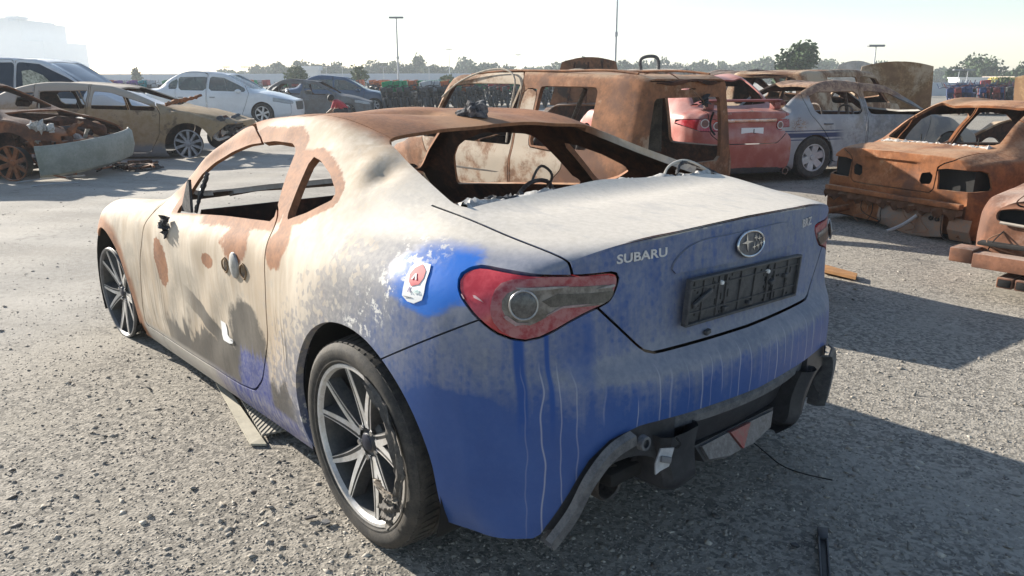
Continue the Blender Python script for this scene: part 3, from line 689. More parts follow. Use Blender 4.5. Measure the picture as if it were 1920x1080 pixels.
# door handle remains, inner door sheets
build('inner_panel', patch(lft(door), lambda V: psdf(V[:, [0, 2]], np.array([(1.7,.76),(1.95,.5),(2.05,.27),(.8,.28),(.62,.6),(.62,.84)])), -.055, .006), SOOT, dl)
build('inner_panel', patch(rgt(door), lambda V: psdf(V[:, [0, 2]], np.array([(1.7,.76),(1.95,.5),(2.05,.27),(.8,.28),(.62,.6),(.62,.84)])), -.055, .006), SCORCH, dr)
V_, N_ = onbody(door, .85, .715)
hd = lathe([(.0005,.012),(.022,.010),(.034,.004),(.036,-.003)], 20, 'Y'); hd.V[:, 2] *= 1.35; build('handle_plate', hd.move(.845, .848, .715), plain('bare_zinc', (.42,.42,.41), .55, .5, .3, 30), dl)
for xx, zz in ((.93,.704),(.765,.705)):
    an = np.linspace(0, 2*math.pi, 22)[:-1]; P3 = np.stack([xx+.025*np.cos(an)+.003*np.cos(3*an), np.full(21,.849), zz+.027*np.sin(an)+.002*np.sin(4*an)], 1); build('hole_rim', tube(P3, .0035, 6, True), plain('burnt_rim', (.34,.22,.12), .8, 0., .5, 40), dl)
def crumple(pts, r, n=26, seg=7, seed=1, amp=.5):
    g = np.random.default_rng(seed); P = sample(pts, n); rr = r*(1+amp*g.normal(0, .6, n)); t_ = tube(P, np.clip(rr, r*.25, r*2.2), seg); t_.V += g.normal(0, r*.22*amp*2, t_.V.shape); return t_
build('mirror_stub', crumple([(1.60,.838,.815),(1.59,.850,.785),(1.60,.846,.755),(1.585,.842,.735)], .013, 22, 7, 3, .9)+crumple([(1.565,.842,.80),(1.585,.858,.79),(1.60,.85,.775)], .009, 14, 6, 5, .8), CHAR, dl)
build('sail_trim', fixn(extrude_poly([(1.60,.832),(1.47,.975),(1.455,.975),(1.475,.835)], .012, 'y', .755)), CHAR, dl)
build('glass_channel', crumple([(1.475,.745,.835),(1.44,.72,.93),(1.405,.70,1.0)], .010, 20, 6, 8, .3), BLACKP, dl)
# wing vent
vp = [(2.33,.783),(2.16,.800),(2.02,.806),(2.02,.792),(2.14,.775),(2.31,.765)]
# fin stub and lump on the roof
g_ = np.random.default_rng(5); bm = bmesh.new(); bmesh.ops.create_icosphere(bm, subdivisions=4, radius=1)
for v in bm.verts:
    c_ = v.co; k = 1+.18*math.sin(7*c_.x+3*c_.y)+.14*math.sin(11*c_.y-5*c_.z)+g_.normal(0,.05); v.co = (c_.x*.062*k, c_.y*.034*k, max(c_.z, -.2)*.036*k*(1.2-.5*c_.x))
rz = float(roof.V[np.argmin((roof.V[:, 0]-.52)**2+roof.V[:, 1]**2), 2])
build('antenna_stub', frombm(bm).rot('Z', .4).move(.50, -.02, rz+.006), plain('charred_antenna', (.20,.20,.21), .8, 0., .6, 55, (.02,.021,.028), bump=.8), car, angle=25)
# ---- diffuser under the bumper
df = empty('diffuser', parent=car)
# satin strip that follows the bumper's cut-out
for s_ in (1,-1):
    P = sample([(-.625,.700,.212),(-.655,.655,.285),(-.685,.612,.385),(-.706,.555,.445),(-.722,.50,.466)], 30)
    A = []
    for q in P: A.append([q+np.array(o) for o in ((.004,0,.012),(-.010,-.004,.006),(-.008,-.012,-.016),(.02,-.020,-.022),(.05,-.022,-.02))])
    m_ = grid_ms(np.array(A)*np.array([1,s_,1]), flip=(s_ < 0)); build('arch_strip', fixn(m_.solid(.006)), DUSTP, df)
    # side panel: follows the bumper, arched open over the exhaust
    sp_ = low.clip(lambda V: -V[:, 1]*s_).clip(lambda V: .34-np.abs(V[:, 1])).clip(lambda V: .235-V[:, 2]).clip(lambda V: .150-np.hypot(np.abs(V[:, 1])-.485, (V[:, 2]-.245)*.95))
    build('side_panel', fixn(sp_.offset(-.004).solid(.10)), BLACKP, df)
    # exhaust tip
    ex = empty('exhaust_tip', (-.585, .475*s_, .300), (0, 0, 0), df)
    build('outer_pipe', lathe([(.030,.10),(.048,.09),(.050,-.045),(.047,-.05),(.043,-.045),(.042,.08),(.002,.085)], 32, 'X'), plain('sooty_steel', (.15,.135,.12), .5, .5, .5, 18, (.06,.05,.045)), ex)
    build('inner_pipe', lathe([(.036,.09),(.036,-.01),(.033,-.014),(.031,-.01),(.031,.08)], 28, 'X'), plain('sooty_pipe', (.07,.06,.055), .7, .3, .5, 30), ex)
# centre panel: top lip, black face, two fins, fog lamp
build('upper_lip', fixn(grid_ms(np.array([[(-.752+.35*y*y, y, .468),(-.760+.35*y*y, y, .458),(-.756+.35*y*y, y, .436),(-.735+.35*y*y, y, .428)] for y in np.linspace(-.46,.46,25)])).solid(.005)), DUSTP, df)
build('face', fixn(grid_ms(np.array([[(-.738+.3*y*y, y, .432),(-.715+.3*y*y, y, .40),(-.700+.3*y*y, y, .355),(-.69+.3*y*y,y,.335)] for y in np.linspace(-.40,.40,21)])).solid(.006)), BLACKP, df)
for s_ in (1,-1):
    fin = []
    for k, z in enumerate(np.linspace(.447,.245,12)):
        xx = -.768+.02*math.sin(k/11*3.1)+ (0 if k < 8 else .004*(k-7)**2); w0, w1 = (.415-.005*k, .262-.003*k) if s_ > 0 else (.36-.006*k, .285-.004*k); rr = .0 if k < 10 else .02*(k-9)
        fin.append([(-.58, (w0-rr), z), (xx+.02, w0-rr, z), (xx, w0-.02-rr, z), (xx-.003, (w0+w1)/2, z), (xx, w1+.02+rr, z), (xx+.02, w1+rr, z), (-.58, w1+rr, z)])
    m_ = grid_ms(np.array(fin)*np.array([1,s_,1])); n0 = len(fin[0]); m_.X.append(tuple(range((len(fin)-1)*n0, len(fin)*n0))); build('fin', fixn(m_), BLACKP, df)
fl = empty('fog_lamp', (-.715, 0, .315), (0, RAD(12), 0), df)
build('housing', fixn(extrude_poly([(.205,.030),(-.205,.030),(-.17,-.026),(-.07,-.045),(.07,-.045),(.17,-.026)], .05, 'x', .004)), BLACKP, fl)
build('clear_lens', fixn(extrude_poly([(.185,.024),(.055,.026),(.004,-.038),(.06,-.040),(.16,-.020)], .01, 'x', -.006)), plain('fog_clear', (.19,.19,.20), .35, 0., .3, 90, (.085,.085,.09)), fl)
build('clear_lens', fixn(extrude_poly([(-.185,.024),(-.055,.026),(-.004,-.038),(-.06,-.040),(-.16,-.020)][::-1], .01, 'x', -.006)), plain('fog_clear', (.42,.42,.43)), fl)
build('red_lens', fixn(extrude_poly([(.052,.026),(-.052,.026),(0,-.037)], .014, 'x', -.012)), plain('fog_red', (.30,.06,.06), .4, 0., .4, 60, (.22,.12,.11)), fl)
# broken reflector hanging by its bracket, tow-eye hole
tw = empty('hanging_bracket', (-.778,.435,.405), (.3,.25,-.35), df); tw.scale = (.72,.72,.72)
build('bracket', fixn(extrude_poly([(-.03,.045),(.022,.035),(.035,-.02),(.028,-.055),(.012,-.04),(-.02,-.02)], .008, 'x')), plain('bracket_grey', (.42,.42,.43), .55, .2, .3, 60), tw)
build('tab', box(-.012,.0,-.02,.02,-.01,.012,.003), plain('bracket_dark', (.16,.16,.165), .6), tw)
build('wire', crumple([(.0,-.035,.045),(-.01,-.045,.06),(.0,-.03,.08)], .004, 12, 5, 4, .3), SOOT, tw)
build('tow_hole', lathe([(.011,-.012),(.018,-.012),(.020,.004)], 20, 'X').move(-.735,.47,.447), DUSTP, df)
# ---- wheels
def make_rim(parent, seed=0, rot=0., fl=None):
    "ten-spoke alloy; face towards +y, centre at origin"
    rm = empty('rim', parent=parent)
    build('barrel', lathe([(.243,.098),(.247,.090),(.243,.082),(.226,.072),(.222,.0),(.215,-.06),(.240,-.09),(.247,-.098),(.236,-.098),(.205,-.06),(.212,.0),(.222,.06),(.228,.084),(.236,.099),(.243,.098)], 60), GUN, rm)
    build('flange', lathe([(.227,.088),(.233,.101),(.243,.102),(.246,.094),(.2455,.090)], 64), fl or ALLOY, rm)
    build('hub', lathe([(.0005,.070),(.028,.070),(.031,.066),(.034,.060),(.060,.056),(.072,.046),(.075,.0),(.06,-.02)], 36), GUN, rm)
    build('hub_cap', lathe([(.0005,.077),(.020,.076),(.026,.073),(.028,.068)], 28), plain('cap_dark', (.03,.035,.06), .4, .3, .4, 60), rm)
    for k in range(5):
        a = rot+k*2*math.pi/5+.63; nut = lathe([(.0005,.073),(.008,.073),(.0095,.068),(.0095,.05)], 6).move(.048*math.cos(a), 0, .048*math.sin(a)); build('wheel_nut', nut, CHROME, rm)
    for k in range(5):
        a0 = rot+k*2*math.pi/5
        for s_ in (-1, 1):
            # centre line of a spoke: leaves the hub, kinks, fans to the rim
            c0 = (.045, .10*s_); c1 = (.125, .20*s_+.06); c2 = (.234, .285*s_+.08)
            pts = sample([(c0[0]*math.cos(a0+c0[1]), c0[0]*math.sin(a0+c0[1])), (c1[0]*math.cos(a0+c1[1]), c1[0]*math.sin(a0+c1[1])), (c2[0]*math.cos(a0+c2[1]), c2[0]*math.sin(a0+c2[1]))], 9)
            T = np.gradient(pts, axis=0); T /= np.linalg.norm(T, axis=1, keepdims=True); nn = np.stack([-T[:, 1], T[:, 0]], 1)
            wf = np.linspace(.0185, .0105, 9); wb = np.linspace(.027, .021, 9); hf = np.linspace(.066, .092, 9); hb = np.linspace(.02, .055, 9)
            sec = []
            for i in range(9):
                p = pts[i]; sec.append([(p[0]+nn[i,0]*o, h, p[1]+nn[i,1]*o) for o, h in ((-wb[i],hb[i]),(-wf[i],hf[i]-.002),(wf[i],hf[i]-.002),(wb[i],hb[i]))])
            build('spoke', fixn(grid_ms(np.array(sec), closed_v=True)), GUN, rm)
            face = np.array([[(pts[i,0]+nn[i,0]*o, hf[i], pts[i,1]+nn[i,1]*o) for o in (((-wf[i]*.98, wf[i]*.15) if s_ > 0 else (-wf[i]*.15, wf[i]*.98)))] for i in range(9)])
            thin = np.array([[(pts[i,0]+nn[i,0]*o, hf[i], pts[i,1]+nn[i,1]*o) for o in ((wf[i]*.78, wf[i]*.98) if s_ > 0 else (-wf[i]*.98, -wf[i]*.78))] for i in range(9)]); build('spoke_edge', fixn(grid_ms(thin).solid(.0012)), ALLOY, rm)
            build('spoke_face', fixn(grid_ms(face).solid(.0015)), ALLOY, rm)
        # raised web that ties the pair to the rim
    return rm
def tyre(parent, r=.3125, w=.108, rr=.244):
    prof = [(rr-.006,.094),(rr+.004,.102),(rr+.02,.109),(rr+.04,.112),(r-.022,.109),(r-.009,.100),(r-.003,.088),(r,.07),(r+.001,0),(r,-.07),(r-.003,-.088),(r-.015,-.104),(rr+.03,-.11),(rr,-.098)]
    pr = np.array(prof); pr[7:10, 0] -= .004; ms_ = lathe(pr, 120)
    ty = build('tyre', ms_, RUBBER, parent)
    tr = MS(np.zeros((0,3)), np.zeros((0,4),int))
    for k in range(64):       # tread blocks: slanted bars on both shoulders
        a = k*2*math.pi/64
        for s_ in (1,-1):
            b = box(r-.008, r+.0025, .030 if s_ > 0 else -.098, .098 if s_ > 0 else -.030, -.0105, .0105)
            b.V[:, 2] += (np.abs(b.V[:, 1])-.06)*.22*s_; b.V[:, 0] -= np.clip(np.abs(b.V[:, 1])-.085, 0, 1)*.55
            b = b.rot('Y', -a); tr = tr+b
    for y0, y1 in ((-.024,-.006),(.006,.024)): tr = tr+lathe([(r-.003,y0),(r+.0035,y0+.001),(r+.0035,y1-.001),(r-.003,y1)], 90)
    tag(build('tread', tr, RUBBER, ty, angle=30), kind='stuff')
    # raised lettering ring on the sidewall
    build('bead', lathe([(rr+.004,.103),(rr+.008,.107),(rr+.012,.107)], 80), RUBBER, ty)
    return ty
def brake(parent): build('brake_disc', lathe([(.06,.02),(.145,.018),(.145,.0),(.06,-.002)], 40), plain('rusty_disc', (.16,.08,.045), .7, .3, .4, 20), parent)
wr_ = empty('wheel', (0,.762,.3125), (RAD(-1.5),0,0), car); wr_['label'] = 'rear wheel with a shredded tyre'
make_rim(wr_, rot=.35); tyre(wr_); brake(wr_)
# the torn strip of tyre sidewall hanging over the rim
flap = empty('torn_rubber', parent=wr_)
def ragged(pts, w0, seed, thick=.006):
    g = np.random.default_rng(seed); P = sample(pts, 24); A = np.empty((24, 6, 3))
    for i in range(24):
        ww = w0*(.55+.45*math.sin(math.pi*(i+2)/28))*(1+.2*g.normal()*.6)
        d = P[i]*np.array([1,0,1]); d = d/max(np.linalg.norm(d), 1e-6)
        for j in range(6): A[i, j] = P[i]+d*ww*(j/5-.5)+g.normal(0, .0016, 3)+np.array([0, .007*math.sin(j*1.7+i*.6), 0])
    return fixn(grid_ms(A).solid(thick))
an = lambda d, r, y: (r*math.cos(RAD(d)), y, r*math.sin(RAD(d)))
build('strip', ragged([an(112,.252,.112),an(130,.25,.118),an(150,.252,.122),an(172,.255,.128),an(190,.246,.13),an(205,.238,.122)], .042, 2), plain('torn_rubber', (.13,.115,.10), .8, 0., .5, 30, (.05,.046,.042)), flap)
build('strip', ragged([an(196,.245,.130),an(200,.205,.135),an(206,.165,.125),an(214,.13,.11)], .05, 4), plain('torn_pale', (.36,.31,.25), .8, 0., .5, 40, (.12,.10,.08)), flap)
build('strip', ragged([an(200,.235,.135),an(214,.225,.14),an(226,.235,.13)], .055, 6), plain('torn_rubber', (.085,.078,.07)), flap)
wf_ = empty('wheel', (2.57,.748,.3125), (RAD(-2),0,RAD(3)), car); wf_['label'] = 'bare front rim, tyre burnt away'
make_rim(wf_, rot=.9, fl=plain('scorched_flange', (.16,.16,.165), .5, .2, .4, 20)); brake(wf_)
for xx in (0, 2.57):
    wq = copy_tree(wr_ if xx == 0 else wf_, car); wq.location = (xx, -.762, .3125); wq.rotation_euler = (0, 0, math.pi)
    if 'label' in wq: del wq['label']
    for ch in list(wq.children):
        if ch.name.startswith('torn'):
            for g2 in list(ch.children): bpy.data.objects.remove(g2)
            bpy.data.objects.remove(ch)
# wheel housings and underside
def housing(xc, yc, s_):
    an_ = np.linspace(RAD(-25), RAD(205), 26); A = np.array([[(xc+.375*math.cos(t), y*s_, .3125+.375*math.sin(t)) for y in (.86,.70,.52)] for t in an_])
    m_ = grid_ms(A); bk = [(xc+.375*math.cos(t), .52*s_, .3125+.375*math.sin(t)) for t in an_]
    m_ = m_+MS(bk, np.zeros((0,4),int), [tuple(range(26))]); return fixn(m_.clip(lambda V: V[:, 1]*s_-.84))
for xc in (0, 2.57):
    for s_ in (1,-1): build('wheel_housing', housing(xc, .8, s_), SOOT, car)
build('floor_pan', box(-.35,2.0,-.74,.74,.15,.19,.01), SOOT, car)
build('boot_floor', box(-.66,-.30,-.5,.5,.30,.34,.01), SOOT, car)
build('bulkhead', fixn(extrude_poly([(-.64,.2),(.64,.2),(.66,.62),(.60,.80),(-.60,.80),(-.66,.62)], .02, 'x', 1.80)), SCORCH, car)
build('rear_bulkhead', fixn(extrude_poly([(-.58,.3),(.58,.3),(.60,.75),(.50,.86),(-.50,.86),(-.60,.75)], .02, 'x', .02)), SCORCH, car)
build('crossmember', tube([(1.45,-.72,.70),(1.48,0,.72),(1.45,.72,.70)], .035, 10), SCORCH, car)
# parcel shelf with crusts of ash and melted trim along the lower edge of the window
A = np.array([[(x, y, .93+.03*(x < -.1)) for y in np.linspace(-.60,.60,25)] for x in np.linspace(.05,-.21,7)])
A[:, :, 2] += np.random.default_rng(3).normal(0, .006, A.shape[:2]); build('parcel_shelf', fixn(grid_ms(A).solid(.01)), SCORCH, car)
gg = np.random.default_rng(11)
A = np.empty((110, 9, 3)); hw = np.convolve(gg.normal(0, 1, 130), np.ones(9)/9, 'valid'); hw2 = np.convolve(gg.normal(0, 1, 130), np.ones(5)/5, 'valid')
for i, y in enumerate(np.linspace(.592,-.56,110)):
    xb = -.205+.035*(1-(y/.6)**2); hgt = max(.003, .018+.022*hw[i]+.006*gg.normal()*abs(hw[i]))
    for j in range(9):
        q = j/8; A[i, j] = (xb-.012+q*max(.03, .075+.06*hw2[i]), y, .984+hgt*math.sin(math.pi*min(q*1.25,1))*(1-.3*q)-.035*max(q-.55,0)+gg.normal(0,.003))
A[..., 0] += gg.normal(0,.003,(110,9)); build('ash_crust', fixn(grid_ms(A)), ASH, car, angle=40)
build('melted_trim', crumple([(-.15,.56,.975),(-.135,.45,.985),(-.12,.3,.985),(-.10,.1,.985)], .008, 60, 6, 21, .8), CHAR, car)
build('melted_trim', crumple([(-.16,-.42,1.0),(-.13,-.5,1.035),(-.14,-.58,1.02),(-.2,-.62,.985)], .006, 40, 6, 9, .3), CHAR, car)
build('hanging_cable', tube(sample([(-.17,-.33,.99),(-.13,-.42,1.03),(-.13,-.52,1.04),(-.18,-.61,.99)], 24), .005, 6), plain('pale_cable', (.50,.47,.42), .8), car)
# bent seat frames
SEAT = plain('seat_steel', (.20,.18,.17), .7, .3, .4, 20, (.09,.06,.05))
for y0 in (.36,-.36):
    sf = empty('seat_frame', (0, y0, 0), (0,0,0), car)
    build('back_tube', tube(sample([(.72,-.22,.30),(.60,-.21,.55),(.53,-.13,.74),(.52,-.12,.86),(.50,-.06,.93),(.50,.06,.93),(.52,.12,.86),(.53,.13,.74),(.60,.21,.55),(.72,.22,.30)], 50), .009, 8), SEAT, sf)
    build('head_post', tube(sample([(.50,-.05,.90),(.47,-.05,.97),(.49,-.02,1.0),(.50,.04,.93)], 14), .006, 6), SEAT, sf)
    build('cushion_tube', tube(sample([(.70,-.22,.34),(1.15,-.22,.38),(1.18,0,.38),(1.15,.22,.38),(.70,.22,.34)], 30), .013, 8), SEAT, sf)
    for zz in (.5,.65,.8): build('back_spring', tube(sample([(.62-.2*(zz-.5),-.19,zz),(.60-.2*(zz-.5),0,zz-.03),(.62-.2*(zz-.5),.19,zz)], 12), .004, 5), SEAT, sf)
build('steering_column', tube([(1.75,.36,.62),(1.35,.36,.78)], .025, 8), SEAT, car)
# ------------------------------------------------------------------ the other cars
def smax(a, b, k=.03):
    h = np.clip(.5+.5*(a-b)/k, 0, 1); return b+(a-b)*h+k*h*(1-h)
def table(xn, xc, xh, xr, xd, xt, zh0, zh1, zb, zroof, zd, W=.87, yr=.57, zs=.2, zbr=None, box_=False):
    zbr = zbr or zb+.04; lb = lambda x: zb+(zbr-zb)*np.clip((xc-x)/(xc-xd), 0, 1)
    T = [(xn, W-.20, zs+.06, zh0-.10, .50, zh0-.03, zh0), (xn-.18, W-.09, zs+.03, zh0-.03, .58, zh0+.02, zh0+.05),
         (xn-.5, W-.02, zs, zh0+.4*(zh1-zh0)-.03, .63, zh0+.45*(zh1-zh0)+.01, zh0+.5*(zh1-zh0)+.03),
         ((xn-.5+xc)/2, W, zs, min(zh1-.06, zb), .66, zh1-.05, zh1-.015),
         (xc, W, zs, zb-.02, .68, zh1, zh1+.03), ((xc+xh)/2, W, zs, zb, (.68+yr+.03)/2, zh1+.53*(zroof-.08-zh1), zh1+.56*(zroof-.04-zh1)),
         (xh, W, zs, lb(xh), yr+.03, zroof-.085, zroof-.04), (xh-.35, W, zs, lb(xh-.35), yr, zroof-.05, zroof), (xr, W, zs, lb(xr), yr, zroof-.06, zroof-.015)]
    if box_: T += [(xt+.14, W-.01, zs, zbr, yr, zroof-.07, zroof-.03), (xt+.03, W-.03, zs+.02, zbr, yr-.02, zroof-.10, zroof-.06)]
    else: T += [((xr+xd)/2, W, zs, lb((xr+xd)/2), yr+.03, zd+.58*(zroof-.06-zd), zd+.6*(zroof-.015-zd)), (xd, W-.005, zs, zbr, yr+.06, zd-.01, zd+.012),
                ((xd+xt)/2, W-.03, zs+.02, zbr-.01, yr+.06, zd-.02, zd), (xt+.09, W-.07, zs+.04, zbr-.03, yr+.06, zd-.035, zd-.012), (xt, W-.13, zs+.06, zbr-.05, yr+.03, zd-.05, zd-.03)]
    return T
class Car:
    def __init__(s, T, nu=74, nv=40, tail=.06, nose=.09, tailprof=None, sink=0.):
        T = [(a[0], a[1], a[2]-sink, a[3]-sink, a[4], a[5]-sink, a[6]-sink) for a in T]; s.T = np.array(T); G = []
        def rows(t):
            x, W, zs, zb, yr, zr, zc = t; yb = W-.045
            return [(x, W-.05, zs), (x, W-.012, zs+.06), (x, W, zs+.32*(zb-zs)), (x, W, zs+.62*(zb-zs)), (x, W-.012, zs+.86*(zb-zs)), (x, yb, zb), (x, yb*.55+(yr+.02)*.45, zb+.45*(zr-zb)), (x, yr+.028, zb+.84*(zr-zb)), (x, yr, zr), (x, yr*.55, zr+.75*(zc-zr)), (x, 0, zc)]
        f = rows(T[0]); G += [[(x+nose*(1-q*q), y*q, z) for x, y, z in f] for q in (0,.35,.65,.86,.96)]
        G += [rows(t) for t in T]
        r = rows(T[-1]); tp = tailprof or (lambda z: 0.)
        G += [[(x-tail*(1-q*q)-tp(z)*min(1,(1-q)*12), y*q, z) for x, y, z in r] for q in (.965,.88,.65,.35,0)]
        s.m = shell(np.array(G), nu, nv); s.panes = []
        s.xs = s.T[::-1, 0]; s.zb = s.T[::-1, 3]; s.zr = s.T[::-1, 5]
    def win(s, x0, x1, lo=.03, hi=.045, sl0=0., sl1=0.):
        "side window between x0 and x1 (rear, front); sl slants the ends"
        def f(V):
            x, z = V[:, 0], V[:, 2]; b = np.interp(x, s.xs, s.zb)+lo; t = np.interp(x, s.xs, s.zr)-hi
            k = np.clip((z-b)/.4, 0, 1)
            q = smax(smax(b-z, z-t, .035), smax((x0+sl0*k)-x, x-(x1+sl1*k), .03), .035)
            return np.where(np.abs(V[:, 1]) > .42, q, 1.)
        return f
    def top(s, poly, zmin=.7):
        half = np.array(poly, float); mir = half[::-1]*np.array([1,-1]); pl = rnd_poly(np.vstack([half, mir[np.abs(mir[:, 1]) > 1e-6]]), 4, .04)
        return lambda V: np.where(V[:, 2] > zmin, psdf(V[:, :2], pl), 1.)
    def rear(s, poly, xmax):
        pl = rnd_poly(poly, 4, .03); return lambda V: np.where(V[:, 0] < xmax, psdf(V[:, 1:], pl), 1.)
    def front(s, poly, xmin):
        pl = rnd_poly(poly, 4, .03); return lambda V: np.where(V[:, 0] > xmin, psdf(V[:, 1:], pl), 1.)
    def cut(s, f, pane=False):
        if pane: s.panes.append(s.m.clip(f).offset(-.008))
        s.m = s.m.clip(neg(f))
    def arch(s, x, z, r): s.cut(arch(x, z, r, .42))
    def split(s, f, g=.012): a, s.m = split(s.m, f, g); return a
def pn(name, m, root, mat, t=.02, inner=None): return panel(name, m, root, t, mat, inner or SCORCH)
GLASS = None
def see_glass(name, col, alpha):
    if name in MATS: return MATS[name]
    n = NT(name); m = n.out(col, .05, 0., .6); n.b.inputs['Alpha'].default_value = alpha; MATS[name] = m; return m
def simple_wheel(root, x, y, z, r, rim_mat, tyre_mat, spokes=7, w=.10, sw=.028, tyre_on=True, rimr=None, side_=1, name='wheel'):
    wq = empty(name, (x, y, z), (0, 0, 0 if side_ > 0 else math.pi), root); rr = rimr or r*.68
    if tyre_on: build('tyre', lathe([(rr-.005,w-.012),(rr+.01,w),(r-.03,w+.004),(r-.006,w-.014),(r,w-.04),(r,-w+.04),(r-.006,-w+.014),(rr,-w)], 40), tyre_mat, wq)
    rm = build('rim', lathe([(rr,w-.004),(rr+.006,w-.012),(rr-.012,w-.016),(rr-.02,w-.05),(rr-.025,-w+.02),(.02,-w+.02)], 36), plain('rim_dark', (.03,.03,.032), .6, .2), wq)
    build('lip', lathe([(rr-.016,w-.014),(rr-.008,w),(rr+.004,w),(rr+.007,w-.014)], 40), rim_mat, rm)
    for k in range(spokes):
        a = k*2*math.pi/spokes+.3
        b = MS([(.03,w-.03,-sw*.8),(rr-.01,w-.014,-sw),(rr-.01,w-.014,sw),(.03,w-.03,sw*.8),(.03,w-.06,-sw),(rr-.01,w-.05,-sw*1.2),(rr-.01,w-.05,sw*1.2),(.03,w-.06,sw)], [(0,3,2,1),(0,1,5,4),(2,3,7,6)]).rot('Y', a); build('spoke', b, rim_mat, rm, False)
    build('hub', lathe([(.0005,w-.016),(.035,w-.018),(.045,w-.03),(.05,w-.06)], 16), rim_mat, rm)
    return wq
def at_(o, pos, yaw): o.location = pos; o.rotation_euler = (0, 0, yaw); return o
def yaw(deg): return HEAD+RAD(deg)
TAN = (.46,.37,.27)
def rust_lines(o): pass
EMPTYM = lambda: MS(np.zeros((0,3)), np.zeros((0,4),int))
def rod(root, name, pts, r, mat, n=20): return build(name, tube(sample(pts, n), r, 7), mat, root)

# ---- brown station wagon with no glass, right behind the coupe
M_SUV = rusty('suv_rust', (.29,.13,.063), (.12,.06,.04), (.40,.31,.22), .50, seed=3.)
T = table(3.65, 2.80, 2.20, -.4, -.9, -.92, .46, .62, .58, 1.375, .9, .88, .66, -.10, .56, True)
c = Car(T, 80, 44, .03, .06); r = empty('station_wagon_car'); tag(r, 'burnt brown boxy estate car without glass, directly behind the blue coupe', 'car')
c.cut(c.win(.92, 2.68, .03, .05))
f1_, f2_ = c.win(-.28, .60, .05, .07), c.win(-.80, -.08, .05, .07)
c.cut(lambda V: np.where(V[:, 1] > 0, f1_(V), 1.)); c.cut(lambda V: np.where(V[:, 1] < 0, f2_(V), 1.))
c.cut(c.rear([(.62,.47),(.60,.80),(.54,1.14),(-.54,1.14),(-.60,.80),(-.62,.47)], -.8)); c.cut(c.top([(2.23,.0),(2.25,.55),(2.70,.62),(2.82,0)], .5))
c.cut(c.rear([(.16,1.215),(.16,1.255),(-.12,1.255),(-.12,1.215)], -.75))
c.arch(.02, -.12, .36); c.arch(2.85, -.12, .36)
d1 = c.split(side([(.90,.0),(2.2,.0),(2.45,.35),(2.72,.62),(2.4,1.40),(.90,1.40)], .03, .42)); d2 = c.split(side([(.42,.0),(.87,.0),(.87,1.22),(.64,1.22),(.62,.60),(.04,.56),(.04,.4),(.2,.26)], .03, .42))
tg = c.split(c.rear([(.80,.10),(.80,.56),(.70,1.30),(-.70,1.30),(-.80,.56),(-.80,.10)], -.86))
hd_ = c.split(lambda V: np.where(V[:, 0] > 2.84, np.abs(V[:, 1])-.70, 1.))
pn('body_shell', c.m, r, M_SUV, .05); 
M_SUVD = rusty('suv_door', (.30,.15,.075), (.16,.085,.05), (.46,.40,.32), .66, seed=9.)
for f in (lft, rgt): pn('door', f(d1), r, M_SUVD, .035); pn('door', f(d2), r, M_SUVD, .035)
tgo = pn('tailgate', tg, r, M_SUV, .04); tgo['label'] = 'rusty tailgate with an empty window opening'
pn('bonnet', hd_, r, M_SUV, .02)
build('floor_pan', box(-.8,2.6,-.75,.75,-.06,.0), SOOT, r)
for s_ in (1,-1): build('roof_rail', tube(sample([(1.9,.60*s_,1.375),(1.6,.585*s_,1.40),(.3,.585*s_,1.405),(-.5,.585*s_,1.395),(-.72,.585*s_,1.37)], 24), .014, 7), M_SUV, r)
for s_ in (1,-1): build('window_frame', tube(sample([(1.0,.82*s_,.62),(1.0,.76*s_,.98),(1.0,.685*s_,1.29),(2.05,.695*s_,1.28),(2.36,.725*s_,1.10)], 30), .011, 7), plain('bare_frame', (.42,.36,.29), .8, 0., .4, 20), r)
for s_ in (1,-1): build('door_trim', box(-.1,2.1,.872 if s_ > 0 else -.885,.885 if s_ > 0 else -.872,.27,.295,.006), plain('burnt_trim', (.075,.06,.05), .85, 0., .5, 10), r)
fx = fixn(extrude_poly(rnd_poly([(-.66,.24),(-.42,.24),(-.42,.42),(-.66,.42)], 4, .04), .006, 'y', .868)); build('fuel_flap', fx, M_SUV, r)
build('pillar_sheet', fixn(extrude_poly([(-.06,.50),(.40,.50),(.38,1.20),(-.04,1.20)], .012, 'y', -.66)), plain('sooty_sheet', (.10,.085,.07), .9, 0., .7, 6, (.03,.026,.024)), r)
for s_ in (1,-1):
    sf = empty('seat_frame', (.95,.38*s_,0), parent=r); build('back_tube', tube(sample([(.1,-.2,.0),(-.05,-.19,.4),(-.1,-.1,.68),(-.1,.1,.68),(-.05,.19,.4),(.1,.2,.0)], 30), .014, 7), SEAT, sf)
    build('strut', tube([(.35,.0,.5),(-.05,.02,1.2)], .03, 8), SEAT, sf)
build('rear_strut', tube(sample([(-.86,-.50,.98),(-.84,-.49,.82),(-.86,-.55,.74)], 8), .012, 6), SOOT, r)
build('latch_bar', box(-.97,-.93,-.10,.40,.455,.485,.006), SOOT, r)
build('cable', tube(sample([(-.6,.35,1.37),(-.80,.22,1.38),(-.95,.12,1.26),(-.955,-.10,1.15),(-.955,-.2,1.08)], 30), .006, 6), plain('rusty_wire', (.26,.14,.08), .85), r)
build('charred_knot', crumple([(-.95,-.19,1.14),(-.955,-.21,1.10),(-.95,-.20,1.06)], .035, 14, 8, 3, .6), CHAR, r)
at_(r, Vector((4.02, -4.80, 0)), RAD(0))

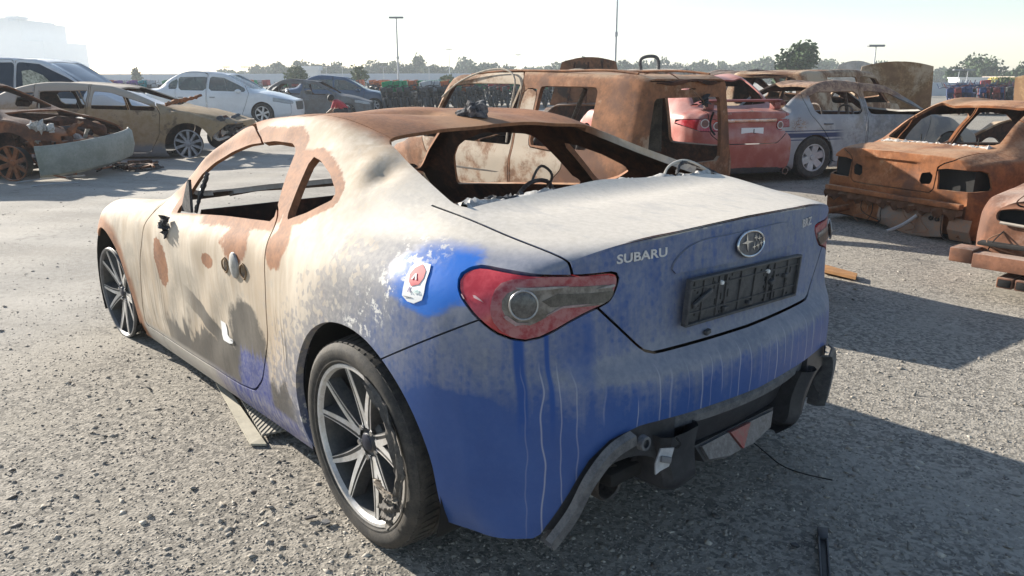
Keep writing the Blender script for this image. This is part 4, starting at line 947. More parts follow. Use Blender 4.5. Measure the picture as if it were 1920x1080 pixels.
# ---- red saloon with a boot spoiler
n = NT('faded_red_paint'); n.wn = n.noise(6, 5); a = n.noise(4, 5, .6); b = n.noise(40, 4, .7); up = n.ss(n.upz(), .0, .8)
col = n.mix(n.ss(a, .35, .65), (.34,.085,.065), (.42,.13,.105)); col = n.mix(n.mul(n.ss(n.add(a, n.mul(up, .25)), .45, .85), .6), col, (.50,.33,.29))
col = n.mix(n.mul(n.ss(n.noise(3, 4, .6, n.scl(1,1,2,5.)), .55, .7), n.ss(n.z, .75, .35), .8), col, (.40,.11,.035)); M_RED = n.out(col, .45, 0., .4)
T = table(3.40, 2.30, 1.35, .0, -.62, -.93, .68, .92, .88, 1.38, 1.0, .86, .56, .17, .93)
c = Car(T, 80, 44, .10, .10, lambda z: float(np.interp(z, [0,.2,.45,.62,.68,.80,.95], [.02,.05,.06,.04,.0,.0,.01])), .06); r = empty('saloon_car'); tag(r, 'faded red saloon with boot spoiler, seen through the brown wreck\'s rear window', 'car')
for f in (c.win(1.0, 2.1), c.win(.1, .92, .03, .045, -.1)): c.cut(f)
c.cut(c.top([(.02,0),(.02,.46),(-.52,.56),(-.58,0)], .9)); c.cut(c.top([(1.38,0),(1.42,.5),(2.12,.62),(2.28,0)]))
c.arch(0, .26, .335); c.arch(2.6, .26, .335)
lmp = c.split(c.rear([(.40,.66),(.42,.80),(.60,.825),(.84,.81),(.86,.74),(.70,.665)], -.50), .008); lmr = c.split(c.rear([(-.40,.66),(-.42,.80),(-.60,.825),(-.84,.81),(-.86,.74),(-.70,.665)], -.50), .008)
ld = c.split(c.rear([(-.40,.50),(-.56,.62),(-.58,.85),(-.60,1.2),(.60,1.2),(.58,.85),(.56,.62),(.40,.50)], -.66), .012)
pn('body_shell', c.m, r, M_RED, .02); bl = pn('boot_lid', ld, r, M_RED, .003)
for L_, s_ in ((lmp, 1), (lmr, -1)):
    lo = empty('tail_lamp', parent=r); build('lens', L_.offset(-.002).solid(.01), LAMPRED, lo)
    for yy, rr in ((.60,.052),(.475,.046)):
        k = np.argmin((L_.V[:, 1]-yy*s_)**2+(L_.V[:, 2]-.74)**2); p = L_.V[k]; nn_ = L_.normals()[k]
        rg = place(tube(np.stack([rr*np.cos(a_), rr*np.sin(a_), 0*a_], 1), .007, 7, True), p+nn_*.008, np.cross([0,0,1.], nn_), (0,0,1)); build('ring', rg, plain('lamp_white', (.72,.66,.64), .3, 0., .2), lo)
        dk = np.stack([rr*.9*np.cos(a_), rr*.9*np.sin(a_)], 1); build('bowl', fixn(place(extrude_poly(dk, .006, 'z'), p+nn_*.004, np.cross([0,0,1.], nn_), (0,0,1))), plain('lamp_brown', (.20,.10,.09), .35, 0., .4, 30), lo)
# spoiler
A = []
for y in np.linspace(-.66, .66, 25):
    e = abs(y)/.66; zz = 1.045-.055*max(0, (e-.80)/.2)**1.5; xx = -.80+.10*max(0,(e-.75)/.25)
    A.append([(xx+.10, y, zz-.012), (xx+.02, y, zz+.014), (xx-.09, y, zz+.018), (xx-.125, y, zz+.004), (xx-.10, y, zz-.014), (xx, y, zz-.020)])
sp = build('spoiler', fixn(grid_ms(np.array(A), closed_v=True)), plain('spoiler_red', (.26,.07,.06), .5, 0., .3, 6), r)
for s_ in (1,-1): build('spoiler_foot', box(-.86,-.74,.50*s_-.05,.50*s_+.05,.93,1.03,.01), MATS['spoiler_red'], sp)
build('chrome_strip', box(-1.045,-1.022,-.38,.38,.775,.818,.008), plain('dull_strip', (.55,.54,.54), .35, .7, .4, 14, (.42,.24,.16)), bl)
pl_ = empty('number_plate', (-1.050, -.02, .62), parent=bl); build('plate', box(-.004,.004,-.165,.165,-.085,.085,.004), WHITE, pl_)
for tx, yy, zz in (('L', -.03, .035), ('58', -.03, -.035)): build('characters', place(text_ms(tx, .085, .001), (-.006, yy, zz), (0,-1,0), (0,0,1)), SOOT, pl_)
bd = empty('badge', (-1.028, -.0, .885), parent=bl)
for rx, rz in ((.052,.034),(.020,.033),(.034,.016)): build('badge_ring', place(tube(np.stack([rx*np.cos(a_), rz*np.sin(a_)+(.012 if rx == .034 else 0), 0*a_], 1), .005, 6, True), (0,0,0), (0,-1,0), (0,0,1)), CHROME, bd)
build('lettering', place(text_ms('COROLLA', .045, .001, 1., 0, 1.1), (-1.018, .40, .885), (-.1,-1,0), (0,0,1)), plain('worn_letter', (.46,.30,.27), .4, .3), bl)
build('bumper_insert', fixn(grid_ms(np.array([[(-1.075+.22*y*y, y, .225),(-1.08+.22*y*y, y, .17),(-1.06+.22*y*y, y, .115)] for y in np.linspace(-.72,.72,17)])).solid(.012)), BLACKP, r)
build('exhaust_tip', lathe([(.035,.0),(.045,-.02),(.045,-.16),(.038,-.16),(.036,-.02)], 18, 'X').move(-.90, -.56, .13), CHROME, r)
for x_ in (0, 2.6):
    for s_ in (1,-1): simple_wheel(r, x_, .77*s_, .25, .30, ALLOY, RUBBER, 7, side_=s_)
build('floor_pan', box(-.8,2.6,-.70,.70,.15,.22), SOOT, r); build('rear_bench', box(.1,.4,-.6,.6,.22,.85,.05), plain('burnt_seat', (.10,.085,.075), .9, 0., .5, 5), r)
build('wheel_wells', box(-.3,.3,-.60,.60,.12,.62), SOOT, r)
p = far(1384, 10.3); yw = yaw(16); at_(r, p+Vector((math.cos(yw), math.sin(yw), 0))*1.0, yw)

# ---- grey saloon with blue side stripes
n = NT('scorched_silver'); a = n.noise(2.2, 5, .6, None, .4); b = n.noise(9, 6, .7); f_ = n.noise(50, 4, .7); n.wn = b
col = n.mix(n.ss(a, .4, .6), (.31,.315,.325), (.42,.42,.425)); col = n.mix(n.mul(n.ss(n.add(n.mul(b, .5), n.mul(n.x, .16), n.mul(a, .4)), .50, .72), .85), col, (.125,.125,.135))
col = n.mix(n.mul(n.ss(n.add(a, n.mul(n.x, .09)), .58, .76), .8), col, (.30,.27,.23))
strp = n.mul(n.ss(n.x, .55, .35), n.mx(n.mul(n.ss(n.z, .615, .622), n.ss(n.z, .688, .681)), n.mx(n.mul(n.ss(n.z, .575, .58), n.ss(n.z, .595, .59)), n.mul(n.ss(n.z, .705, .71), n.ss(n.z, .725, .72))))); col = n.mix(strp, col, (.035,.05,.12))
rs = n.mx(n.ss(n.add(n.z, n.mul(n.sub(b, .5), .16)), 1.14, 1.22), n.mul(n.blob(-.30,.80,.16,.10,.6,.9), n.ss(f_, .5, .56))); col = n.mix(n.mul(rs, .9), col, n.mix(n.ss(b, .4, .6), (.17,.085,.05), (.40,.25,.15)))
M_SIL = n.out(col, .6, 0., .35)
T = table(3.35, 2.35, 1.45, .15, -.55, -.88, .70, .96, .93, 1.42, 1.02, .845, .56, .2, .97)
c = Car(T, 80, 44, .10, .10, None, .04); r = empty('saloon_car'); tag(r, 'scorched grey saloon with dark blue side stripes beside the red saloon', 'car')
for f in (c.win(1.0, 2.2), c.win(.02, .90, .03, .045, -.05)): c.cut(f)
c.cut(c.top([(.18,0),(.17,.48),(-.45,.57),(-.52,0)], .9)); c.cut(c.top([(1.48,0),(1.52,.5),(2.2,.62),(2.32,0)]))
c.arch(0, .30, .36); c.arch(2.6, .30, .36)
d1 = c.split(side([(.96,.24),(1.95,.24),(2.1,.6),(2.2,.9),(1.8,1.5),(.96,1.5)], .03, .42)); d2 = c.split(side([(.36,.24),(.93,.24),(.93,1.5),(-.15,1.5),(-.08,.95),(.18,.68),(.30,.5)], .03, .42))
lmp = c.split(c.rear([(.44,.74),(.46,.86),(.70,.90),(.90,.89),(.90,.80),(.7,.74)], -.42), .008); lmr = c.split(c.rear([(-.44,.74),(-.46,.86),(-.70,.90),(-.90,.89),(-.90,.80),(-.7,.74)], -.42), .008)
pn('body_shell', c.m, r, M_SIL, .03)
for f in (lft, rgt):
    pn('door', f(d1), r, M_SIL, .025); q = pn('door', f(d2), r, M_SIL, .025); s_ = 1 if f is lft else -1
    build('handle', box(.14,.30,.842*s_-.015,.842*s_+.015,.80,.825,.008), plain('handle_grey', (.16,.17,.19), .5), q)
build('tail_lamp', lmp.solid(.01), LAMPDUSTY, r); build('tail_lamp', lmr.solid(.01), LAMPDUSTY, r)
WC = plain('wheel_cover', (.50,.51,.52), .45, .3, .2, 20)
for x_ in (0, 2.6):
    for s_ in (1,-1): simple_wheel(r, x_, .745*s_, .315, .315, WC, RUBBER, 6, .10, .055, True, .20, s_)
build('floor_pan', box(-.8,2.6,-.70,.70,.17,.24), SOOT, r)
for s_ in (1,-1): build('seat_frame', tube(sample([(1.15,.36*s_-.2,.3),(.98,.36*s_-.19,.7),(.9,.36*s_-.1,1.05),(.9,.36*s_+.1,1.05),(.98,.36*s_+.19,.7),(1.15,.36*s_+.2,.3)], 26), .016, 7), SEAT, r)
build('brace', tube([(1.3,-.1,.5),(.9,-.3,1.3)], .03, 7), SEAT, r); build('mirror_stub', crumple([(1.95,-.86,.98),(1.97,-.93,.99),(1.95,-.96,.95)], .035, 10, 7, 2, .5), CHAR, r)
r.scale = (.90,.90,.90); p = ground(1516, 334); yw = yaw(-72); at_(r, p+Vector((math.sin(yw)*-1, math.cos(yw), 0))*.70, yw)

# ---- rust-red saloon sitting on the ground, tail towards the camera
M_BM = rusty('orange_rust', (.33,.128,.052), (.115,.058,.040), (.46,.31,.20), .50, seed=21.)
T = table(3.2, 2.15, 1.35, .15, -.50, -.93, .42, .62, .60, 1.09, .735, .86, .56, -.02, .66)
c = Car(T, 90, 50, .07, .08, lambda z: float(np.interp(z, [-.1,.22,.25,.32,.36,.45,.8], [-.10,-.08,.03,.03,.0,-.01,.01])), 0.); r = empty('saloon_car'); tag(r, 'orange-rust burnt saloon shell resting on its belly, lamps missing', 'car')
for f in (c.win(.85, 1.95), c.win(.05, .76, .03, .045, -.05)): c.cut(f)
c.cut(c.top([(.17,0),(.16,.47),(-.42,.57),(-.48,0)], .5)); c.cut(c.top([(1.38,0),(1.42,.5),(2.0,.62),(2.12,0)], .5))
c.arch(-.02, .0, .33); c.arch(2.6, .0, .33)
for s_ in (1,-1):
    c.cut(c.rear([(.47*s_,.42),(.48*s_,.585),(.68*s_,.60),(.68*s_,.42)], -.6))
    c.cut(side([(-.99,.42),(-.99,.60),(-.80,.60),(-.76,.44)], .02, .45))
    c.cut(c.rear([(.30*s_,.45),(.315*s_,.555),(.42*s_,.56),(.41*s_,.45)], -.6))
c.cut(side([(-.62,.08),(-.62,.21),(-.40,.21),(-.40,.08)], .02, .5))
rec = rnd_poly([(-.27,.44),(-.27,.635),(.27,.635),(.27,.44)], 4, .03)
c.m.V[:, 0] += np.where((c.m.V[:, 0] < -.80), .028*np.clip(-psdf(c.m.V[:, 1:], rec)/.02, 0, 1), 0)
ld = c.split(c.rear([(-.44,.385),(-.45,.62),(-.60,.68),(-.62,1.),(.62,1.),(.60,.68),(.45,.62),(.44,.385)], -.52), .010)
d1 = c.split(side([(.80,.02),(1.75,.02),(1.9,.35),(2.0,.58),(1.7,1.15),(.80,1.15)], .03, .42)); d2 = c.split(side([(.34,.02),(.77,.02),(.77,1.15),(-.15,1.15),(-.05,.62),(.18,.38),(.27,.25)], .03, .42))
pn('body_shell', c.m, r, M_BM, .022); pn('boot_lid', ld, r, M_BM, .004)
for f in (lft, rgt): pn('door', f(d1), r, M_BM, .025); pn('door', f(d2), r, M_BM, .025)
build('floor_pan', box(-.85,2.4,-.72,.72,.03,.08), SOOT, r); build('boot_liner', box(-.86,-.60,-.72,.72,.30,.62), SOOT, r)
build('bumper_beam', box(-1.0,-.94,-.72,.72,.28,.325,.008), M_BM, r)
build('hanging_panel', fixn(grid_ms(np.array([[(-.93-.02*math.sin(y*9), y, .22),(-.95-.02*math.sin(y*7+1), y, .10),(-.93, y, .02+.03*math.sin(y*6))] for y in np.linspace(-.55,.10,15)])).solid(.008)), plain('grey_undertray', (.20,.17,.145), .85, 0., .5, 8, (.30,.16,.09)), r)
build('hanging_panel', fixn(grid_ms(np.array([[(-.93, y, .20),(-.95, y, .10),(-.90, y, .01)] for y in np.linspace(-.80,-.60,7)])).solid(.008)), MATS['grey_undertray'], r)
build('bumper_strut', tube(sample([(-.95,-.30,.17),(-1.04,-.22,.07),(-1.12,-.16,.02)], 10), .016, 7), plain('pale_strut', (.40,.40,.40), .6, .3), r)
build('exhaust_pipe', tube(sample([(-.75,.50,.13),(-.98,.56,.10),(-1.16,.60,.075)], 10), .032, 10), M_BM, r)
for yy in (-.44,-.50): build('bolt_hole', lathe([(.010,-.958),(.020,-.958),(.020,-.94)], 14, 'X').move(0, yy, .17), SOOT, r)
build('window_crust', crumple([(-.50,.55,.745),(-.47,0,.75),(-.47,-.55,.745)], .014, 60, 6, 5, .7), ASH, r)
for yy in (.15,-.42): build('stud', tube([(-.46,yy,.74),(-.46,yy,.83)], .006, 6), SOOT, r)
build('fuel_flap', fixn(extrude_poly(rnd_poly([(-.36,.45),(-.18,.45),(-.18,.60),(-.36,.60)], 4, .03), .006, 'y', -.868)), M_BM, r)
build('pillar_post', fixn(extrude_poly([(-.12,.62),(.10,.62),(.08,1.02),(-.10,1.02)], .03, 'x', .80)), SCORCH, r)
for k in range(7):
    g = np.random.default_rng(k+300); y0 = g.uniform(-.6,.6); build('loose_wire', tube(sample([(-.93,y0,.24),(-.98,y0+g.normal(0,.06),.14),(-.96,y0+g.normal(0,.1),.06),(-1.0,y0+g.normal(0,.12),.03)], 14), .004, 5), [SOOT, MATS['rusty_wire']][k % 2], r)
build('torn_skirt', fixn(grid_ms(np.array([[(-.97-.015*math.sin(i*1.3), y, .275),(-.985-.02*math.sin(i*2.1), y, .235-.02*math.sin(i*.9)),(-.96, y, .20+.028*math.sin(i*1.7))] for i, y in enumerate(np.linspace(-.74,.74,40))])).solid(.004)), rusty('dark_skirt', (.16,.075,.04), (.07,.04,.03), (.34,.25,.18), .4, seed=91.), r)
p = ground(1668, 428); yw = yaw(-66); at_(r, p+Vector((math.cos(yw), math.sin(yw), 0))*.90, yw)

# ---- rusty coupe at the right edge
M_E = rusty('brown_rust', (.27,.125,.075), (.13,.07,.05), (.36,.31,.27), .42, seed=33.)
T = table(3.1, 2.1, 1.3, .25, -.62, -.98, .45, .62, .58, 1.02, .645, .84, .52, .10, .58)
c = Car(T, 84, 46, .05, .06, lambda z: float(np.interp(z, [0,.3,.31,.50,.6], [.0,.0,.0,.01,-.02])), 0.); r = empty('coupe_car'); tag(r, 'rust-brown burnt coupe cut off by the right edge of the photo', 'car')
c.cut(c.win(.85, 1.95)); c.cut(c.win(.15, .75)); c.cut(c.top([(.22,0),(.2,.42),(-.5,.54),(-.56,0)], .5)); c.cut(c.top([(1.33,0),(1.38,.48),(1.95,.6),(2.07,0)], .5))
for s_ in (1,-1): c.cut(c.rear([(.16*s_,.455),(.16*s_,.545),(.56*s_,.555),(.66*s_,.53),(.66*s_,.47),(.56*s_,.455)], -.75))
c.arch(0, .1, .32); c.arch(2.4, .1, .32)
ld = c.split(c.rear([(-.56,.568),(-.58,.9),(.58,.9),(.56,.568)], -.58), .010)
pn('body_shell', c.m, r, M_E, .022); pn('boot_lid', ld, r, M_E, .006)
build('boot_liner', box(-.92,-.6,-.66,.66,.30,.55), SOOT, r); build('floor_pan', box(-.85,2.4,-.70,.70,.12,.16), SOOT, r)
bmp = empty('rear_bumper', parent=r)
build('beam', box(-1.16,-1.04,-.70,.70,.185,.275,.007), M_E, bmp); build('beam_end', box(-1.15,-.98,.702,.84,.20,.29,.008), M_E, bmp); build('beam_end', box(-1.15,-.98,-.84,-.702,.20,.29,.008), M_E, bmp); build('step', box(-1.20,-1.05,-.34,.22,.15,.255,.006), M_E, bmp)
build('valance', box(-1.06,-.98,-.72,.72,.31,.335,.008), SOOT, r)
build('lamp_rail', tube(sample([(-1.02,.62,.462),(-1.04,.35,.452),(-1.045,0,.45),(-1.04,-.35,.452)], 20), .010, 6), plain('pale_rail', (.46,.40,.33), .8), r)
for yy in (.50,.40): 
    e_ = box(-1.16,-.95,yy-.045,yy+.045,.085,.15,.006); build('exhaust_tip', e_, M_E, r); build('exhaust_mouth', box(-1.165,-1.158,yy-.036,yy+.036,.094,.141,.006), SOOT, r)
for yy, h in ((.52,.07),(.30,.03)): build('stud', tube([(-.62,yy,.645),(-.62,yy,.66+h)], .008, 7), plain('pale_rail', (.46,.40,.33)), r)
build('hinge', box(-.80,-.72,.25,.33,.648,.668,.008), CHAR, r)
for k in range(4):
    g = np.random.default_rng(k+330); y0 = g.uniform(.1,.6); build('loose_wire', tube(sample([(-.98,y0,.42),(-1.05,y0+g.normal(0,.05),.34),(-1.03,y0+g.normal(0,.08),.28)], 12), .004, 5), [SOOT, MATS['rusty_wire']][k % 2], r)
p = ground(1806, 552); yw = yaw(-50); at_(r, p+Vector((math.cos(yw), math.sin(yw), 0))*1.15+Vector((math.sin(yw), -math.cos(yw), 0))*.72, yw)

# ---- tan hatchback at the left, burnt engine bay
n = NT('scorched_tan'); a = n.noise(2.0, 5, .6, None, .5); b = n.noise(8, 6, .7); f_ = n.noise(45, 4, .7)
col = n.mix(n.ss(b, .35, .65), (.29,.20,.105), (.36,.265,.165)); col = n.mix(n.mul(n.ss(n.add(n.mul(b, .45), n.mul(a, .55)), .52, .62), .9), col, (.13,.09,.055))
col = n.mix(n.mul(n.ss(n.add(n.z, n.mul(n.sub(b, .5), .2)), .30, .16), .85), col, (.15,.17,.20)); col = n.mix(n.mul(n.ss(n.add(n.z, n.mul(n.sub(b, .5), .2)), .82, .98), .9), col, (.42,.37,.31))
col = n.mix(n.mul(n.ss(n.sub(n.noise(3, 4, .6, n.scl(1,1,1,8.)), .0), .60, .68), .8), col, (.17,.19,.22)); M_TAN = n.out(col, .7, 0., .3)
T = table(3.42, 2.30, 1.35, -.10, -.72, -.86, .62, .84, .78, 1.235, 1.0, .86, .58, .03, .84)
c = Car(T, 84, 44, .08, .10, None, 0.); r = empty('hatchback_car'); tag(r, 'scorched tan hatchback with open engine bay, left side of the yard', 'car')
for f in (c.win(1.05, 2.12), c.win(.14, .96, .03, .045), c.win(-.22, .08, .05, .06)): c.cut(f)
c.cut(c.top([(1.38,0),(1.42,.5),(2.15,.62),(2.28,0)], .5)); c.cut(c.top([(-.14,0),(-.14,.46),(-.60,.52),(-.66,0)], .8)); c.arch(0, .20, .36); c.arch(2.65, .20, .40)
c.cut(side([(2.98,.0),(3.06,.38),(3.22,.50),(3.30,.58),(3.7,.56),(3.7,.0)], .02, .3)); c.cut(c.front([(.5,.0),(.5,.5),(-.5,.5),(-.5,0)], 3.3))
d1 = c.split(side([(1.0,.10),(2.0,.10),(2.18,.4),(2.22,.75),(1.8,1.3),(1.0,1.3)], .03, .42)); d2 = c.split(side([(.38,.10),(.97,.10),(.97,1.3),(.05,1.3),(.08,.62),(.30,.4)], .03, .42))
hd_ = c.split(lambda V: np.where(V[:, 0] > 2.32, np.abs(V[:, 1])-.68, 1.))
pn('body_shell', c.m, r, M_TAN, .025); pn('bonnet', hd_, r, M_TAN, .02)
for f in (lft, rgt):
    pn('door', f(d1), r, M_TAN, .02); q = pn('door', f(d2), r, M_TAN, .02); s_ = 1 if f is lft else -1
    build('window_post', tube([(.20,.80*s_,.84),(.17,.66*s_,1.14)], .012, 6), plain('bare_frame', (.50,.44,.36)), q)
ALB = plain('burnt_alloy', (.42,.44,.47), .5, .3, .35, 18, (.22,.22,.23))
for x_ in (0, 2.65):
    for s_ in (1,-1): simple_wheel(r, x_, .77*s_, .245, .25, ALB, RUBBER, 10, .09, .022, False, .235, s_)
build('floor_pan', box(-.8,2.3,-.70,.70,.05,.12), SOOT, r)
eng = empty('engine_remains', (3.1,0,.45), parent=r)
for k in range(9):
    g = np.random.default_rng(k+50); q0 = g.uniform(-1,1,(4,3))*np.array([.16,.72,.22]); build('burnt_part', crumple(q0, g.uniform(.02,.05), 18, 7, k, .5), [CHAR, SCORCH, ASH][k % 3], eng)
build('cowl_debris', crumple([(2.25,-.62,.90),(2.45,-.45,.96),(2.62,-.30,1.0),(2.75,-.25,1.05)], .03, 20, 6, 31, .5), M_BM, r)
build('dash_bar', tube([(2.0,-.65,.72),(2.0,.65,.72)], .05, 8), SOOT, r)
p = ground(356, 297); yw = yaw(-88); q = Vector((math.cos(yw), math.sin(yw), 0)); at_(r, p-q*2.65+Vector((-math.sin(yw), math.cos(yw), 0))*.85, yw)

# ---- dark van behind it
n = NT('van_paint'); b = n.noise(6, 5, .6); col = n.mix(n.ss(n.add(n.z, n.mul(n.sub(b, .5), .05)), 1.50, 1.56), n.mix(b, (.50,.52,.55), (.58,.60,.63)), (.62,.64,.66)); M_VAN = n.out(col, .5, 0., .4)
T = table(3.75, 2.75, 1.75, -.6, -1.0, -1.05, .80, 1.08, 1.0, 1.72, 1.2, .93, .70, .22, 1.0, True)
c = Car(T, 80, 44, .05, .10); r = empty('van_car'); tag(r, 'white people carrier with dark side windows behind the tan hatchback', 'car')
for f in (c.win(1.27, 2.62, -.05, .02), c.win(.03, 1.23, -.05, .02), c.win(-.98, -.01, -.05, .02)): c.cut(f, True)
c.cut(c.top([(1.78,0),(1.82,.58),(2.6,.70),(2.75,0)]), True); c.arch(0,.32,.37); c.arch(2.95,.32,.37)
d1 = c.split(side([(1.25,.30),(2.4,.30),(2.6,.7),(2.7,1.0),(2.2,1.7),(1.25,1.7)], .03, .42)); d2 = c.split(side([(.0,.7),(.35,.30),(1.22,.30),(1.22,1.7),(0.,1.7)], .03, .42))
pn('body_shell', c.m, r, M_VAN, .02)
for f in (lft, rgt):
    for dd in (d1, d2): q = pn('door', f(dd), r, M_VAN, .02); s_ = 1 if f is lft else -1; build('handle', box(1.30 if dd is d1 else 1.02,1.46 if dd is d1 else 1.18,.925*s_-.012,.925*s_+.012,.93,.955,.006), plain('handle_pale', (.40,.42,.45), .4), q)
DG = plain('tinted_glass', (.018,.026,.040), .12, 0., .3, 4, coat=.3)
for k, pm in enumerate(c.panes):
    build('windscreen' if k == 3 else 'side_window', pm.solid(.005), DG, r) if k == 3 else [build('side_window', f(pm).solid(.005), DG, r) for f in (lft, rgt)]
build('broken_glass', fixn(extrude_poly([(1.42,1.10),(1.45,1.48),(1.62,1.50),(1.85,1.40),(2.02,1.22),(1.98,1.09)], .01, 'y', -.90)).move(0, .0, 0).rot('X', 0.), plain('shattered_glass', (.52,.55,.48), .4, 0., .75, 26, (.10,.12,.09)), r).location = (0, .04, 0)
for x_ in (0, 2.95):
    for s_ in (1,-1): simple_wheel(r, x_, .82*s_, .33, .33, ALLOY, RUBBER, 6, side_=s_)
build('floor_pan', box(-.9,2.9,-.70,.70,.2,.3), SOOT, r)
p = far(300, 16.8); yw = yaw(-90); at_(r, p-Vector((math.cos(yw), math.sin(yw), 0))*3.30, yw)

# ---- burnt front end at the far left, bumper hanging off
r = empty('wrecked_car'); tag(r, 'rusty burnt wreck with its grey front bumper hanging off, far left edge', 'car')
T = table(3.15, 2.2, 1.4, .0, -.6, -.9, .72, .90, .82, 1.30, .95, .86, .56, .22, .86)
c = Car(T, 70, 40, .06, .04, None, .02); c.cut(c.win(1.0, 2.05)); c.cut(c.win(.1, .9)); c.cut(c.top([(1.43,0),(1.46,.5),(2.1,.62),(2.2,0)], .5)); c.cut(c.top([(.0,0),(.0,.46),(-.5,.54),(-.56,0)], .8)); c.arch(0,.2,.36); c.arch(2.45,.25,.40)
c.cut(lambda V: np.where((V[:, 0] > 2.25) & (np.abs(V[:, 1]) < .60), -.05, .05)); c.cut(side([(2.80,.0),(2.80,.55),(3.4,.50),(3.4,0)], .02, .3)); c.cut(c.front([(.7,0),(.7,.60),(-.7,.60),(-.7,0)], 2.9))
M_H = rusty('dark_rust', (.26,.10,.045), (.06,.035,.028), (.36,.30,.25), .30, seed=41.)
pn('body_shell', c.m, r, M_H, .025)
A = []
for t in np.linspace(-1.0, 1.0, 33):
    x_ = .30*math.cos(t*1.35); y_ = .80*math.sin(t*1.35)/math.sin(1.35); A.append([(x_-.03, y_*.97, .25),(x_, y_, .21),(x_+.015, y_, .02),(x_-.02, y_*.97, -.12),(x_-.10, y_*.9, -.17)])
fb = empty('front_bumper', (3.00,-.10,.30), (RAD(6), RAD(4), RAD(-14)), r); build('cover', fixn(grid_ms(np.array(A)).solid(.012)), plain('grey_green_plastic', (.20,.22,.19), .55, 0., .35, 5, (.30,.31,.28)), fb)
build('cover_edge', tube(np.array([q[0] for q in A]), .012, 6), plain('pale_edge', (.50,.49,.44), .7), fb)
er = empty('engine_remains', (2.75,0,.5), parent=r)
for k in range(14):
    g = np.random.default_rng(k+80); q0 = g.uniform(-1,1,(4,3))*np.array([.35,.66,.24])+np.array([0,0,.02]); build('burnt_part', crumple(q0, g.uniform(.02,.06), 18, 7, k, .5), [CHAR, M_H, SCORCH, ASH, M_BM][k % 5], er)
build('crossmember', box(2.95,3.05,-.60,.60,.44,.52,.02), M_H, r); build('radiator_panel', box(2.86,2.90,-.52,.52,.18,.5,.01), SOOT, r); build('chassis_leg', box(2.4,3.2,-.50,-.40,.42,.50,.02), M_H, r); build('chassis_leg', box(2.4,3.2,.40,.50,.42,.50,.02), M_H, r)
for k in range(6):
    g = np.random.default_rng(k+120); build('hanging_hose', tube(sample(np.stack([np.linspace(2.6,3.1,4)+g.normal(0,.05,4), g.uniform(-.7,.7)+g.normal(0,.12,4), np.array([.45,.2,.05,.03])+g.uniform(0,.05,4)], 1), 20), .014, 6), [SOOT, M_H][k % 2], r)
build('melted_lamp', crumple([(2.92,-.66,.66),(3.0,-.72,.70),(2.9,-.80,.72),(2.8,-.83,.74)], .045, 26, 8, 12, .7), ASH, r)
for x_ in (0, 2.45):
    for s_ in (1,-1): simple_wheel(r, x_, .76*s_, .24, .24, M_H, RUBBER, 8, .09, .03, False, .23, s_)
build('floor_pan', box(-.8,2.3,-.70,.70,.10,.16), SOOT, r)
p = ground(138, 338); yw = yaw(-97); q = Vector((math.cos(yw), math.sin(yw), 0)); at_(r, p-q*3.15+Vector((-math.sin(yw), math.cos(yw), 0))*.62, yw)

